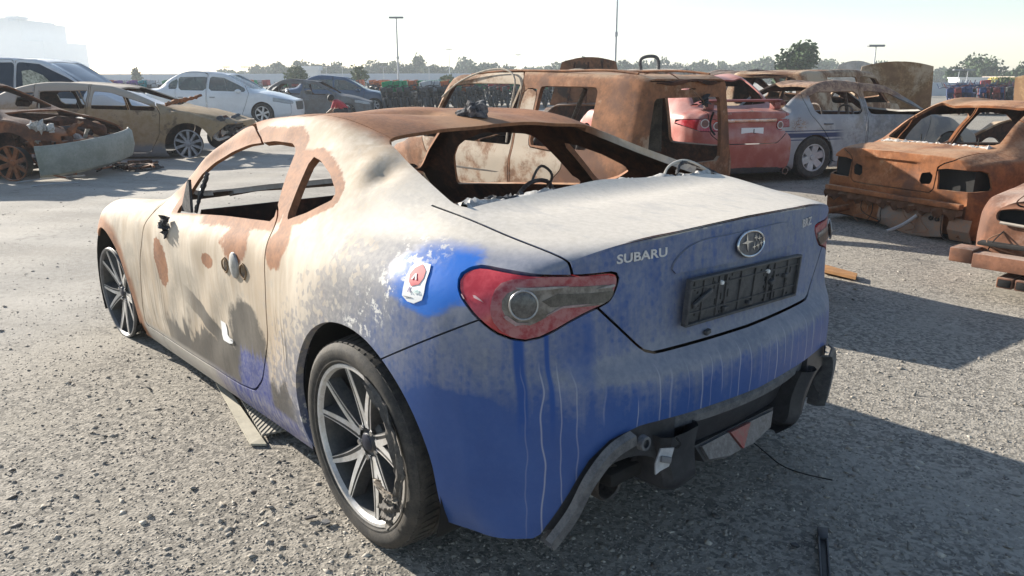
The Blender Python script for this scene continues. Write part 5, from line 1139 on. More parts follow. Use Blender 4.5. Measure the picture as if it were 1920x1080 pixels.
# ---- white, grey and blue saloons in the middle distance
def far_saloon(name, label, paint, pos, yw, T, sink=0., glassm=None, wheels=True, rimm=None, extra=None, scale=1., inner=None):
    c = Car(T, 66, 36, .08, .10, None, sink); r = empty(name); tag(r, label, 'car'); gl = glassm is not None
    c.cut(c.win(1.02, 2.12), gl); c.cut(c.win(.12, .94, .03, .045, -.08), gl); c.cut(c.win(-.22, .06, .06, .06), gl)
    c.cut(c.top([(1.43,0),(1.47,.5),(2.2,.62),(2.32,0)]), gl); c.cut(c.top([(.06,0),(.06,.47),(-.50,.56),(-.56,0)], .9-sink), gl)
    c.arch(0,.31-sink,.35); c.arch(2.62,.31-sink,.35)
    hl = c.split(c.front([(-.50,.60-sink),(-.54,.70-sink),(-.86,.80-sink),(-.86,.70-sink),(-.74,.60-sink)], 2.9), .008); hr = c.split(c.front([(.50,.60-sink),(.54,.70-sink),(.86,.80-sink),(.86,.70-sink),(.74,.60-sink)], 2.9), .008)
    gr = c.split(c.front([(-.36,.42-sink),(-.40,.66-sink),(.40,.66-sink),(.36,.42-sink)], 3.3), .008)
    d1 = c.split(side([(.97,.24-sink),(1.98,.24-sink),(2.14,.6-sink),(2.24,.9-sink),(1.8,1.5),(.97,1.5)], .03, .42)); d2 = c.split(side([(.38,.24-sink),(.94,.24-sink),(.94,1.5),(.0,1.5),(.02,.8-sink),(.3,.5-sink)], .03, .42))
    hd_ = c.split(lambda V: np.where(V[:, 0] > 2.36, np.abs(V[:, 1])-.66, 1.))
    pn('body_shell', c.m, r, paint, .02, inner); pn('bonnet', hd_, r, paint, .015, inner)
    for f in (lft, rgt):
        s_ = 1 if f is lft else -1
        for dd, hx in ((d1, 1.06), (d2, .10)): q = pn('door', f(dd), r, paint, .015, inner); build('handle', box(hx,hx+.16,.865*s_-.012,.865*s_+.012,.78-sink,.80-sink,.006), plain('handle_grey', (.16,.17,.19)), q)
        build('mirror', frombm_ico(.10,.06,.065).move(1.98,.98*s_,.96-sink), paint, r)
    for L_ in (hl, hr): build('headlamp', L_.solid(.01), plain('headlamp_lens', (.42,.43,.42), .15, 0., .3, 8), r)
    build('grille', gr.offset(-.02).solid(.01), BLACKP, r)
    for pm, nm in zip(c.panes, ['side_window','side_window','quarter_window','windscreen','rear_window']):
        for f in ((lft, rgt) if nm != 'windscreen' and nm != 'rear_window' else (lambda q: q,)): build(nm, f(pm).solid(.004), glassm, r)
    for x_ in (0, 2.62):
        for s_ in (1,-1): simple_wheel(r, x_, .775*s_, .31-sink*.4, .31-sink*.4, rimm or ALLOY, RUBBER, 6, side_=s_)
    build('floor_pan', box(-.8,2.6,-.70,.70,.17-sink*.5,.26-sink*.5), SOOT, r)
    for s_ in (1,-1): build('seat', box(.85,1.05,.38*s_-.22,.38*s_+.22,.3,1.12-sink,.06), plain('seat_cloth', (.20,.18,.16), .9), r)
    build('rear_seat', box(-.05,.18,-.62,.62,.3,1.02-sink,.06), plain('seat_cloth', (.20,.18,.16)), r)
    r.scale = (scale,)*3; at_(r, pos, yw); return r
def frombm_ico(a, b, c_):
    bm = bmesh.new(); bmesh.ops.create_icosphere(bm, subdivisions=2, radius=1)
    for v in bm.verts: v.co = (v.co.x*a, v.co.y*b, v.co.z*c_)
    return frombm(bm)
T = table(3.45, 2.35, 1.45, .10, -.60, -.95, .72, .96, .92, 1.48, 1.05, .855, .56, .19, .98)
CG = see_glass('clear_glass', (.20,.22,.21), .45)
M_W = plain('white_paint', (.66,.68,.70), .35, 0., .10, 3, coat=.3); M_G = plain('smoked_grey_paint', (.15,.155,.16), .55, 0., .35, 3, (.105,.09,.08)); M_B = plain('steel_blue_paint', (.085,.125,.20), .4, 0., .2, 3, coat=.3)
def side_pos(u, v, yw, lx): p = ground(u, v); return p-Vector((math.cos(yw), math.sin(yw), 0))*lx+Vector((-math.sin(yw), math.cos(yw), 0))*.85
yw = yaw(-92); far_saloon('saloon_car', 'white saloon with all its glass, parked across the yard at left', M_W, side_pos(494, 233, yw, 2.62), yw, T, 0., CG)
yw = yaw(-88); far_saloon('saloon_car', 'smoke-grey burnt saloon without glass, beside the white saloon', M_G, side_pos(668, 216, yw, 2.9), yw, T, .20, None, scale=.97)
yw = yaw(-86); far_saloon('saloon_car', 'steel-blue saloon parked behind the grey burnt one', M_B, side_pos(703, 210, yw, 2.62), yw, T, .10, CG)

# ---- wrecks whose tops show over the brown estate
def raised_bonnet(root, hinge, w0, w1, L_, ang, mat, inner, sg=1, ribs=True):
    A = []
    for i, t in enumerate(np.linspace(0, 1, 16)):
        row = []
        for y in np.linspace(-1, 1, 25):
            ww = (w0+(w1-w0)*t)*y; bulge = sg*.05*(1-y*y)*(1 if ribs else 1.6)*math.sin(math.pi*(.15+.85*t))+(.02*math.exp(-((abs(y)-.6)/.08)**2) if ribs else -.03*math.exp(-((y-.1)/.03)**2)); l = L_*t*(1-.10*y*y*t)
            row.append((l*math.cos(ang)-bulge*math.sin(ang), ww, l*math.sin(ang)+bulge*math.cos(ang)))
        A.append(row)
    m = fixn(grid_ms(np.array(A)).solid(.02)).move(*hinge); o = build('bonnet', m, mat, root)
    if not ribs: return o
    rib = empty('bonnet_frame', parent=o)
    for y in (-.5, 0, .5): build('rib', tube([(hinge[0]+.05*math.cos(ang)+.05*math.sin(ang), w0*y, hinge[2]+.05*math.sin(ang)), (hinge[0]+L_*.92*math.cos(ang)+.03, w1*y, hinge[2]+L_*.9*math.sin(ang))], .02, 6), inner, rib)
    return o
def hulk(name, label, T, mat, pos, yw, wins, tops, rears=(), sink=0., bonnet=None, scale=1., box_=False):
    c = Car(T, 60, 34, .05, .08, None, sink); r = empty(name); tag(r, label, 'car')
    for w_ in wins: c.cut(c.win(*w_))
    for t_ in tops: c.cut(c.top(*t_))
    for t_ in rears: c.cut(c.rear(*t_))
    c.arch(0,.31-sink,.36); c.arch(2.6,.31-sink,.36)
    hd_ = c.split(lambda V: np.where(V[:, 0] > 2.36, np.abs(V[:, 1])-.66, 1.))
    pn('body_shell', c.m, r, mat, .03)
    if bonnet: raised_bonnet(r, *bonnet)
    else: pn('bonnet', hd_, r, mat, .02)
    build('floor_pan', box(-.8,2.6,-.70,.70,.2-sink,.28-sink), SOOT, r); r.scale = (scale,)*3; at_(r, pos, yw); return r
TS = table(3.40, 2.35, 1.45, .10, -.60, -.93, .74, .98, .92, 1.45, 1.03, .86, .57, .2, .97)
STDW = [(1.02, 2.12), (.10, .94)]; STDT = [([(1.43,0),(1.47,.5),(2.2,.62),(2.32,0)], .6), ([(.06,0),(.06,.47),(-.50,.56),(-.56,0)], .7)]
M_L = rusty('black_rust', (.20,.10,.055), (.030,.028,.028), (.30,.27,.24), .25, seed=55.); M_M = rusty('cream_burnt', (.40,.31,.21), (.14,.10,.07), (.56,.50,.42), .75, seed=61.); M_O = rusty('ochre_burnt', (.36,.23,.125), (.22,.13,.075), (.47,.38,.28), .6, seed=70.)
yw = yaw(155); p = far(1092, 17.5); hulk('wrecked_car', 'charred wreck with its bonnet standing open behind the brown estate roof', TS, M_L, p-Vector((math.cos(yw), math.sin(yw), 0))*2.3, yw, STDW, STDT, (), .22, ((2.30,0,.74), .86, .62, 1.04, RAD(96), M_L, SCORCH))
TV = table(3.2, 2.3, 1.6, -.3, -.85, -.9, .75, .95, .92, 1.56, 1.2, .86, .62, .2, .95, True)
yw = yaw(-20); p = far(1195, 15.5); r = hulk('wrecked_car', 'cream and black burnt off-roader with buckled roof frame, far behind the red saloon', TV, M_M, p+Vector((math.cos(yw), math.sin(yw), 0))*.9, yw, [(1.1, 2.15), (.1, 1.0), (-.75, 0.)], [STDT[0]], [([(.55,1.0),(.52,1.40),(-.52,1.40),(-.55,1.0)], -.75)], .06)
build('roof_hoop', tube(sample([(.2,.30,1.48),(.15,.30,1.70),(.15,-.02,1.73),(.2,-.06,1.48)], 24), .035, 7), CHAR, r)
# buckled dark cab beside it
yw = yaw(-62); p = far(1352, 16.5); hulk('wrecked_car', 'blackened saloon with a sagging roof, right of the cream off-roader', TS, M_L, p-Vector((math.cos(yw), math.sin(yw), 0))*.4, yw, STDW, STDT, (), .02)
TN = table(3.2, 2.35, 1.7, -.35, -.88, -.92, .68, .9, .86, 1.45, 1.2, .87, .66, .15, .90, True)
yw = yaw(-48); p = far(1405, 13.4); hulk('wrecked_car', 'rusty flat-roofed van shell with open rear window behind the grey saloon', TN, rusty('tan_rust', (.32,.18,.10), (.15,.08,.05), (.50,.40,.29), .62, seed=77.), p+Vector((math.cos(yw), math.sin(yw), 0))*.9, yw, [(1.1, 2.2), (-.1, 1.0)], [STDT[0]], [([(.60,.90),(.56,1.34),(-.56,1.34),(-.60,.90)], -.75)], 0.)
yw = yaw(170); p = far(1632, 15.5); hulk('wrecked_car', 'ochre burnt car with a tall upright bonnet behind the grey saloon', TS, M_O, p-Vector((math.cos(yw), math.sin(yw), 0))*2.3, yw, STDW, STDT, (), .25, ((2.30,0,.72), .72, .64, .92, RAD(82), M_O, SCORCH, -1, False))
yw = yaw(165); p = far(1560, 20.5); hulk('wrecked_car', 'pale wreck with raised white bonnet, farther back than the ochre one', TS, M_M, p-Vector((math.cos(yw), math.sin(yw), 0))*2.3, yw, STDW, STDT, (), .20, ((2.30,0,.76), .62, .40, 1.0, RAD(80), plain('ash_white', (.58,.57,.54), .8, 0., .3, 4), SCORCH, -1, False))
yw = yaw(112); p = far(1930, 12.5); hulk('wrecked_car', 'burnt tan wreck with raised bonnet at the right edge of the yard', TS, M_O, p-Vector((math.cos(yw), math.sin(yw), 0))*2.3, yw, STDW, STDT, (), .30, ((2.30,0,.66), .70, .60, .80, RAD(70), M_O, SCORCH, -1, False))
# made-up, unseen floor section beyond the coupe, added to throw the shade band at right
r = empty('shade_caster'); tag(r, 'added unseen floor section beyond the blue coupe, there to cast a band of shade', 'shade caster')
build('floor', box(0,2.2,-.62,.62,.05,.12,.02), M_E, r)
for s_ in (1,-1): build('caster_side', box(0,2.2,.58*s_-.05,.58*s_+.05,.12,.47,.03), M_E, r)
build('bulkhead', box(0,.06,-.62,.62,.12,.50,.02), M_E, r); build('bulkhead', box(1.5,1.56,-.60,.60,.12,.40,.02), M_E, r)
at_(r, Vector((.62, -2.32, 0)), RAD(-2))
# ------------------------------------------------------------------ ground
n = NT('gravel_ground'); P_ = n.co
big = n.noise(.35, 4, .6); mid = n.noise(2.2, 5, .65); f1 = n.noise(24, 5, .7); f2 = n.noise(95, 4, .7); cell = n.voro(95, 'F1'); cell2 = n.voro(150, 'F1')
cc = n.voro(70, 'F1', None, 'Color'); sp = n.t.nodes.new('ShaderNodeSeparateColor'); n.t.links.new(cc, sp.inputs[0]); tone = sp.outputs[0]
grav = n.mix(n.ss(n.add(n.mul(f1, .4), n.mul(tone, .35), n.mul(f2, .25)), .30, .68), (.15,.139,.122), (.375,.342,.292))
grav = n.mix(n.mul(n.ss(mid, .45, .7), .55), grav, (.33,.30,.25))
track = n.noise(1, 3, .5, n.vec(n.add(n.mul(n.x, .35), n.mul(n.y, .18)), n.add(n.mul(n.y, 1.5), n.mul(n.x, -1.1)), 0.))
dm = n.ss(n.add(n.x, n.mul(n.y, .42), n.mul(n.sub(mid, .5), 2.2), n.mul(n.sub(big, .5), 2.)), 2.5, 4.2)
dust = n.mix(n.ss(n.add(n.mul(f1, .5), n.mul(track, .6)), .42, .68), (.31,.285,.25), (.43,.40,.355))
col = n.mix(n.mul(dm, .9), grav, dust)
stain = n.mul(n.ss(n.add(n.noise(.9, 5, .7), n.mul(n.sub(f1, .5), .12)), .60, .68), .55); col = n.mix(stain, col, (.13,.122,.112)); powder = n.mul(n.ss(n.add(n.noise(.55, 5, .65, n.scl(1,1,1,7.)), n.mul(n.sub(f1, .5), .15)), .54, .66), .6); col = n.mix(powder, col, (.36,.33,.285))
n.bump(n.add(n.mul(cell, .7), n.mul(f1, .7), n.mul(f2, .4), n.mul(track, .25)), .28, .014)
M_GR = n.out(col, .95, 0., .2)
def terrain(x, y):
    d = np.clip(np.hypot(x+.2, y-.0)-1.5, 0, 12)/12
    return (.012*np.sin(1.3*x+.7*y)+.010*np.sin(2.9*y-1.1*x)+.006*np.sin(5.3*x+2.1*y))*np.clip(d*6, 0, 1)-.012*np.clip(d*6, 0, 1)
xs = np.r_[-1500,-400,-120,-40,-16,np.arange(-8,16.01,.16),22,32,60,150,500,1500]; ys = np.r_[-1500,-400,-150,-60,-30,-18,np.arange(-12,10.01,.16),16,40,120,400,1500]
X_, Y_ = np.meshgrid(xs, ys, indexing='ij'); Z_ = np.where((np.abs(X_) < 20) & (np.abs(Y_) < 20), terrain(X_, Y_), -.012)
tag(build('ground', grid_ms(np.stack([X_, Y_, Z_], -1)), M_GR), kind='structure')
# loose stones, thickest near the camera
def stones(name, N, rmin, rmax, dmin, dmax, seed, mat, lo, hi, keep):
    g = np.random.default_rng(seed)
    d = dmin*(dmax/dmin)**g.random(N*2); a = g.uniform(-.72, .72, N*2)
    px = CAMP[0]+d*(FWD[0]*np.cos(a)+RGT[0]*np.sin(a)); py = CAMP[1]+d*(FWD[1]*np.cos(a)+RGT[1]*np.sin(a))
    k = keep(px, py, g); px, py = px[k][:N], py[k][:N]; n_ = len(px)
    base = np.array([(1,0,0),(-1,0,0),(0,1,0),(0,-1,0),(0,0,1),(0,0,-1)], float); tri = np.array([(0,2,4),(2,1,4),(1,3,4),(3,0,4),(2,0,5),(1,2,5),(3,1,5),(0,3,5)])
    r = np.exp(g.uniform(math.log(lo), math.log(hi), n_)); sc = r[:, None]*np.stack([g.uniform(.7,1.4,n_), g.uniform(.6,1.1,n_), g.uniform(.25,.60,n_)], 1)
    V = base[None]*sc[:, None]*(1+g.normal(0, .22, (n_, 6, 1)))+g.normal(0, .12, (n_, 6, 3))*r[:, None, None]
    t = g.uniform(0, 6.28, n_); c_, s_ = np.cos(t), np.sin(t); tl = g.normal(0, .35, n_)
    V[..., 2] += V[..., 0]*tl[:, None]
    x = V[..., 0]*c_[:, None]-V[..., 1]*s_[:, None]; y = V[..., 0]*s_[:, None]+V[..., 1]*c_[:, None]
    W_ = np.stack([x+px[:, None], y+py[:, None], V[..., 2]+(terrain(px, py)+sc[:, 2]*.08)[:, None]], -1).reshape(-1, 3)
    F_ = (tri[None]+(np.arange(n_)*6)[:, None, None]).reshape(-1, 3)
    me = bpy.data.meshes.new(name); me.vertices.add(len(W_)); me.vertices.foreach_set('co', W_.ravel()); me.loops.add(F_.size); me.loops.foreach_set('vertex_index', F_.ravel())
    me.polygons.add(len(F_)); me.polygons.foreach_set('loop_start', np.arange(0, F_.size, 3)); me.polygons.foreach_set('loop_total', np.full(len(F_), 3)); me.update(); me.validate()
    at = me.attributes.new('tone', 'FLOAT', 'FACE'); at.data.foreach_set('value', np.repeat(g.random(n_), 8))
    me.materials.append(mat); o = bpy.data.objects.new(name, me); C.objects.link(o); return o
n = NT('stone'); at = n.t.nodes.new('ShaderNodeAttribute'); at.attribute_name = 'tone'; tn = at.outputs['Fac']
col = n.mix(n.ss(tn, .0, .75), (.19,.178,.16), (.40,.365,.315)); col = n.mix(n.ss(tn, .80, 1.), col, (.60,.55,.47)); M_ST = n.out(n.mix(n.mul(n.noise(120, 3), .5), col, (.20,.185,.165)), .9, 0., .25)
def kp(dust_keep):
    def f(x, y, g):
        dd = np.clip((x+.42*y-2.9)/2., 0, 1); return g.random(len(x)) < 1-dd*(1-dust_keep)
    return f
tag(stones('gravel', 60000, 0, 0, 1.15, 11, 1, M_ST, .0025, .0065, kp(.25)), 'loose grey gravel and chips strewn over the yard ground', 'gravel', kind='stuff')
M_SC = plain('scrap_bits', (.08,.078,.076), .7, 0., .6, 9, (.18,.15,.125)); tag(stones('scrap', 200, 0, 0, 1.4, 13, 3, M_SC, .006, .016, lambda x, y, g: g.random(len(x)) < .9), 'tiny dark scraps of burnt plastic scattered over the ground', 'scrap', kind='stuff')
tag(stones('pebbles', 3600, 0, 0, 1.3, 15, 2, M_ST, .007, .017, kp(.45)), 'larger pale and dark stones scattered among the gravel', 'stones', kind='stuff')
# ------------------------------------------------------------------ litter on the ground
def slab(name, label, cat, pts, th, mat, lift=.005, tilt=None):
    Q = [np.array(q) for q in pts]; c0 = sum(Q)/len(Q); n_ = len(Q)
    top = np.array([[q[0]-c0[0], q[1]-c0[1], q[2]+th] for q in Q]); bot = top-np.array([0,0,th])
    V = np.vstack([top, bot]); F_ = [tuple(range(n_)), tuple(range(2*n_-1, n_-1, -1))]; Qs = [(i, i+n_, (i+1) % n_+n_, (i+1) % n_) for i in range(n_)]
    o = build(name, fixn(MS(V, Qs, F_)), mat, None, False); o.location = (c0[0], c0[1], lift); return tag(o, label, cat)
G3 = lambda u, v, z=0.: tuple(ground(u, v, 0))[:2]+(z,)
CARD = plain('pale_board', (.46,.42,.33), .85, 0., .25, 8)
slab('flat_board', 'pale cream board lying half under the coupe\'s sill', 'board', [G3(405,726,.01), G3(432,742,.01), G3(492,828,.005), G3(500,838,0), G3(470,838,0)], .008, CARD)
n = NT('corrugated_card'); wv = n.ma('SINE', n.mul(n.add(n.x, n.mul(n.y, .6)), 260)); n.bump(wv, .6, .004); M_CC = n.out(n.mix(n.noise(9, 4), (.19,.175,.145), (.27,.25,.21)), .9)
slab('corrugated_board', 'grey corrugated board beside the cream board under the sill', 'board', [G3(432,735,.05), G3(470,742,.06), G3(548,822,.03), G3(492,826,.012)], .008, M_CC)
slab('wooden_stick', 'orange-brown wooden stick lying behind the coupe\'s right rear lamp', 'stick', [G3(1520,500,.0), G3(1546,502,0), G3(1607,519,0), G3(1604,526,0), G3(1540,511,0)], .02, plain('raw_wood', (.38,.19,.07), .8, 0., .3, 20))
q0, q1 = ground(1541, 1003), ground(1548, 1120); d_ = (q1-q0); rl = empty('trim_rail', q0, (0,0,math.atan2(d_.y, d_.x))); tag(rl, 'black plastic trim rail lying on the shaded ground at bottom right', 'trim rail')
build('channel', box(0.0,.55,-.010,.010,.004,.012,.002), BLACKP, rl); build('flange', box(0.04,.55,-.014,-.009,.004,.022,.002), DUSTP, rl); build('flange', box(.04,.55,.009,.014,.004,.022,.002), DUSTP, rl); build('end_clip', box(-.01,.05,-.015,.015,.004,.022,.003), BLACKP, rl)
def chip(u, v, s_, seed, label, mat):
    g = np.random.default_rng(seed); a = np.sort(g.uniform(0, 6.28, 6)); pl = np.stack([s_*np.cos(a)*g.uniform(.6,1.1,6), s_*.7*np.sin(a)*g.uniform(.6,1.1,6)], 1)
    o = build('plastic_shard', fixn(extrude_poly(pl, .006, 'z')), mat, None, False); o.location = ground(u, v)+Vector((0,0,.008)); o.rotation_euler = (g.normal(0,.1), g.normal(0,.1), g.uniform(0,6)); tag(o, label, 'shard', 'broken shards on the gravel')
chip(583, 977, .022, 1, 'black shard beside the rear wheel, nearer the wheel', BLACKP); chip(612, 985, .022, 2, 'grey shard touching the rear tyre', DUSTP); chip(1490, 1028, .018, 3, 'small dark shard in the shade left of the trim rail', BLACKP); chip(820, 945, .012, 4, 'tiny dark shard under the bumper corner', BLACKP)
slab('white_sheet', 'flat white sheet on the ground beside the tan hatchback', 'sheet', [G3(168,301), G3(215,297), G3(222,302), G3(205,306), G3(170,305)], .01, plain('sheet_white', (.55,.57,.60), .7))
hp = empty('debris_heap', ground(258, 316)); tag(hp, 'small heap of charred wires and scrap on the dusty lane', 'debris')
for k in range(12):
    g = np.random.default_rng(k+200); q = g.normal(0, 1, (5,3))*np.array([.16,.16,.02])+np.array([g.normal(0,.16), g.normal(0,.12), .05]); build('scrap', crumple(q, g.uniform(.008,.028), 16, 6, k, .6), [CHAR, SOOT, M_H, SCORCH][k % 4], hp)
st_ = empty('trim_strips', ground(120, 350)); tag(st_, 'two long pale trim strips on the ground in front of the hanging bumper', 'trim strips')
for k, (a, b) in enumerate([((30,345),(160,332)),((60,352),(150,345))]):
    q0, q1 = ground(*a)-st_.location, ground(*b)-st_.location; build('strip', tube(sample([tuple(q0+Vector((0,0,.02))), tuple((q0+q1)/2+Vector((0,.05,.03))), tuple(q1+Vector((0,0,.02)))], 14), .012, 6), plain('grey_strip', (.34,.35,.36), .6), st_)
wi = build('wire', tube(sample([tuple(ground(1395,820)+Vector((0,0,.01))), tuple(ground(1430,850)+Vector((0,0,.012))), tuple(ground(1470,880)+Vector((0,0,.01))), tuple(ground(1560,905)+Vector((0,0,.01)))], 24), .0025, 5), SOOT); tag(wi, 'thin black wire lying on shaded ground behind the bumper', 'wire')
# ------------------------------------------------------------------ parked motorcycles
def bike_mesh():
    m = EMPTYM()
    for x_ in (-.62, .62):
        a = np.arange(16)*2*math.pi/16; m = m+tube(np.stack([x_+.25*np.cos(a), 0*a, .30+.25*np.sin(a)], 1), .05, 6, True)
        m = m+lathe([(.02,.03),(.16,.02),(.16,-.02),(.02,-.03)], 10).move(x_, 0, .30)
    m = m+box(-.22,.25,-.12,.12,.25,.55,.03)+box(.0,.42,-.13,.13,.60,.80,.05)+box(-.65,.05,-.12,.12,.70,.79,.03)+tube([(.62,.09,.30),(.45,.09,.95)], .025, 6)+tube([(.62,-.09,.30),(.45,-.09,.95)], .025, 6)
    m = m+tube(sample([(.33,-.36,1.0),(.42,-.2,1.02),(.45,0,.97),(.42,.2,1.02),(.33,.36,1.0)], 12), .018, 6)+box(.48,.62,-.11,.11,.78,.98,.04)+tube([(-.3,.14,.35),(-.9,.16,.38)], .045, 7)+box(-.95,-.45,-.03,.03,.58,.64,.01)+tube([(.40,.36,1.0),(.36,.42,1.18)], .012, 5)+tube([(.40,-.36,1.0),(.36,-.42,1.18)], .012, 5)
    return m
BM = bike_mesh(); BIKE = []
for nm_, c1 in (('bike_black', (.022,.022,.025)), ('bike_grey', (.06,.06,.065)), ('bike_blue', (.02,.06,.22)), ('bike_red', (.25,.03,.03))): BIKE.append(build('motorcycle', BM, plain(nm_, c1, .5, 0., .5, 3, (.03,.03,.032))).data)
BOXC = {'green': (.02,.30,.12), 'orange': (.55,.13,.03), 'red': (.38,.05,.05), 'white': (.55,.55,.56), 'purple': (.18,.07,.28), 'teal': (.02,.30,.32)}
bx_ = box(-.22,.22,-.22,.22,0,.42,.03)+box(-.235,-.222,-.17,.17,.05,.37,.01)
BOXM = {}
for k, v in BOXC.items(): o = build('delivery_box', bx_, plain('box_'+k, v, .55, 0., .3, 3)); BOXM[k] = o.data; bpy.data.objects.remove(o)
for o in [o for o in C.objects if o.name.startswith('motorcycle')]: bpy.data.objects.remove(o)
gb = np.random.default_rng(17); nb = 0
def bike(pos, yw, tone_, boxc, where):
    o = bpy.data.objects.new('motorcycle', BIKE[tone_]); C.objects.link(o); o.location = pos; o.rotation_euler = (RAD(gb.normal(8,2)), 0, yw+gb.normal(0,.06))
    if boxc: b = bpy.data.objects.new('delivery_box', BOXM[boxc]); C.objects.link(b); b.parent = o; b.location = (-.60, 0, .80)
    tag(o, ('motorcycle with %s delivery box parked %s' % (boxc, where)) if boxc else 'motorcycle without a delivery box parked '+where, 'motorcycle', ('motorcycles with %s boxes %s' % (boxc, where)) if boxc else 'motorcycles without boxes '+where)
def row(u0, d0, u1, d1, n_, cols, where, yw, tones=(0,0,1), p_box=.9):
    a, b = far(u0, d0), far(u1, d1); cur = cols[0]
    for k in range(n_):
        if gb.random() < .6: cur = cols[gb.integers(len(cols))]
        p = a.lerp(b, k/(n_-1)); bike(p+Vector((gb.normal(0,.12), gb.normal(0,.12), 0)), yw, int(gb.choice(tones)), cur if gb.random() < p_box else None, where)
W1 = 'in rows in the middle distance'
row(742, 32, 1035, 38, 25, ['green','green','orange','red','white'], W1, yaw(180), p_box=.72)
row(732, 36, 1040, 42, 24, ['green','green','orange','red'], W1, yaw(170)); row(640, 42, 1040, 48, 30, ['orange','red','green','white'], W1, yaw(175)); row(560, 54, 1010, 60, 30, ['red','green','orange','white','teal'], W1, yaw(175))
W2 = 'far off behind the white saloon'
row(225, 46, 500, 50, 24, ['green','teal','purple','red','orange','white'], W2, yaw(160)); row(215, 58, 520, 62, 22, ['red','orange','green','white'], W2, yaw(160))
W3 = 'at the far right beyond the wrecks'
row(1742, 30, 1905, 30, 14, ['white','red'], W3, yaw(150), (2,0,2,3), .06); row(1740, 34, 1905, 34, 14, ['white'], W3, yaw(150), (2,0,1), .06); row(1745, 39, 1905, 39, 14, ['red'], W3, yaw(150), (2,0,3), .08)
# ------------------------------------------------------------------ far things
WALLM = plain('blue_grey_wall', (.40,.45,.52), .8, 0., .12, .3)
def wall(label, u0, d0, u1, d1, h, z0=0.):
    a, b = far(u0, d0), far(u1, d1); L_ = (b-a).length; r = empty('boundary_wall', a, (0,0,math.atan2(b.y-a.y, b.x-a.x))); tag(r, label, 'wall')
    n_ = max(2, int(L_/6))
    for k in range(n_):
        x0, x1 = L_*k/n_, L_*(k+1)/n_; build('panel', box(x0+.06, x1-.06, -.06, .06, 0, h), WALLM, r, False); build('post', box(x0-.06, x0+.06, -.12, .12, 0, h+.06), WALLM, r, False)
wall('long blue-grey boundary wall before the trees, left and middle', 60, 150, 1330, 128, 2.1)
wall('low blue-grey wall at right behind the row of motorcycles', 1690, 60, 2000, 56, .98)
def pole(u, d, h, label, twin=True, r0=.09):
    p = far(u, d); r = empty('light_pole', p); tag(r, label, 'light pole'); m_ = plain('pole_grey', (.50,.52,.54), .6, .2)
    build('shaft', tube([(0,0,0),(0,0,h*.5),(0,0,h)], [r0, r0*.8, r0*.55], 8), m_, r)
    q = empty('lamp_arm', (0,0,h), (0,0,yaw(-90)), r)
    build('head', box(-.55,.55,-.16,.16,.0,.14,.03), plain('lamp_head', (.20,.21,.23), .5), q)
    build('collar', lathe([(r0*.8,h*.5-.1),(r0*1.3,h*.5-.08),(r0*1.3,h*.5+.08),(r0*.8,h*.5+.1)], 8, 'Z'), m_, r)
pole(761, 62, 5.7, 'grey light pole rising from the motorcycle rows'); pole(1141, 34, 6.2, 'tall grey light pole behind the brown estate, top out of frame', r0=.055)
pole(851, 140, 6.1, 'faint distant light pole, left of two behind the motorcycles', r0=.08); pole(971, 160, 5.7, 'faint distant light pole, right of two behind the motorcycles', r0=.08); pole(1594, 55, 3.35, 'light pole above the grey saloon roof', r0=.07); pole(1908, 48, 4.3, 'leaning-looking light pole at the right edge', r0=.09)
for k, u in enumerate((460, 492, 635, 663, 735, 815, 1090, 1745, 1760)): pole(u, 120 if k < 7 else 70, 2.9 if k < 7 else 1.9, 'thin short post number %s from the left along the boundary wall' % ['one','two','three','four','five','six','seven','eight','nine'][k], r0=.05)
# buildings
def block(name, label, u, d, parts, mat, yw=-90):
    r = empty(name, far(u, d), (0,0,yaw(yw))); tag(r, label, 'building')
    for nm, a in parts: build(nm, box(*a), mat if nm != 'window' else plain('far_window', (.10,.13,.17), .3), r, False)
    return r
PALE = plain('pale_render', (.62,.63,.64), .8, 0., .08, .1)
wn_ = [('window', (x, x+2.2, -5.14, -5.02, z, z+1.3)) for z in (4,8,12,16) for x in range(-34, 2, 4)]
fbl = block('far_building', 'huge pale stepped building in the haze at far left', 68, 500, [('main_block', (-50,12,-5,25,0,21)), ('parapet', (-50,8,-4.9,25,21,22)), ('side_block', (12,19.5,-5,25,0,14)), ('roof_plant', (4,9,0,6,22,23))]+wn_, PALE); fbl.scale = (1.667,)*3
block('cabin', 'small pale cabin on the far left horizon', 72, 140, [('wall', (-2.6,2.6,-2,2,0,4.3)), ('roof', (-2.8,2.8,-2.2,2.2,4.3,4.5))], plain('cabin_grey', (.36,.39,.42), .8))
block('cabin', 'white cabin beyond the right-hand wall', 1762, 80, [('wall', (-1.4,1.4,-1,1,0,1.25)), ('roof', (-1.5,1.5,-1.1,1.1,1.25,1.35))], WHITE)
block('cabin', 'yellow cabin beyond the right-hand wall', 1826, 80, [('wall', (-1.3,1.3,-1,1,0,1.25)), ('roof', (-1.4,1.4,-1.1,1.1,1.25,1.35))], plain('cabin_yellow', (.62,.47,.08), .7))
block('low_building', 'low beige building at the far right behind the wall', 1885, 95, [('wall', (-4,4,-2,4,0,1.2)), ('roof', (-4.2,4.2,-2.2,4.2,1.2,1.45))], plain('beige_render', (.48,.40,.33), .8))
block('guard_tower', 'small white guard tower in front of the tree line', 610, 135, [('wall', (-1.2,1.2,-1,1,0,2.6)), ('cabin', (-1.5,1.5,-1.3,1.3,2.6,3.3))], PALE)
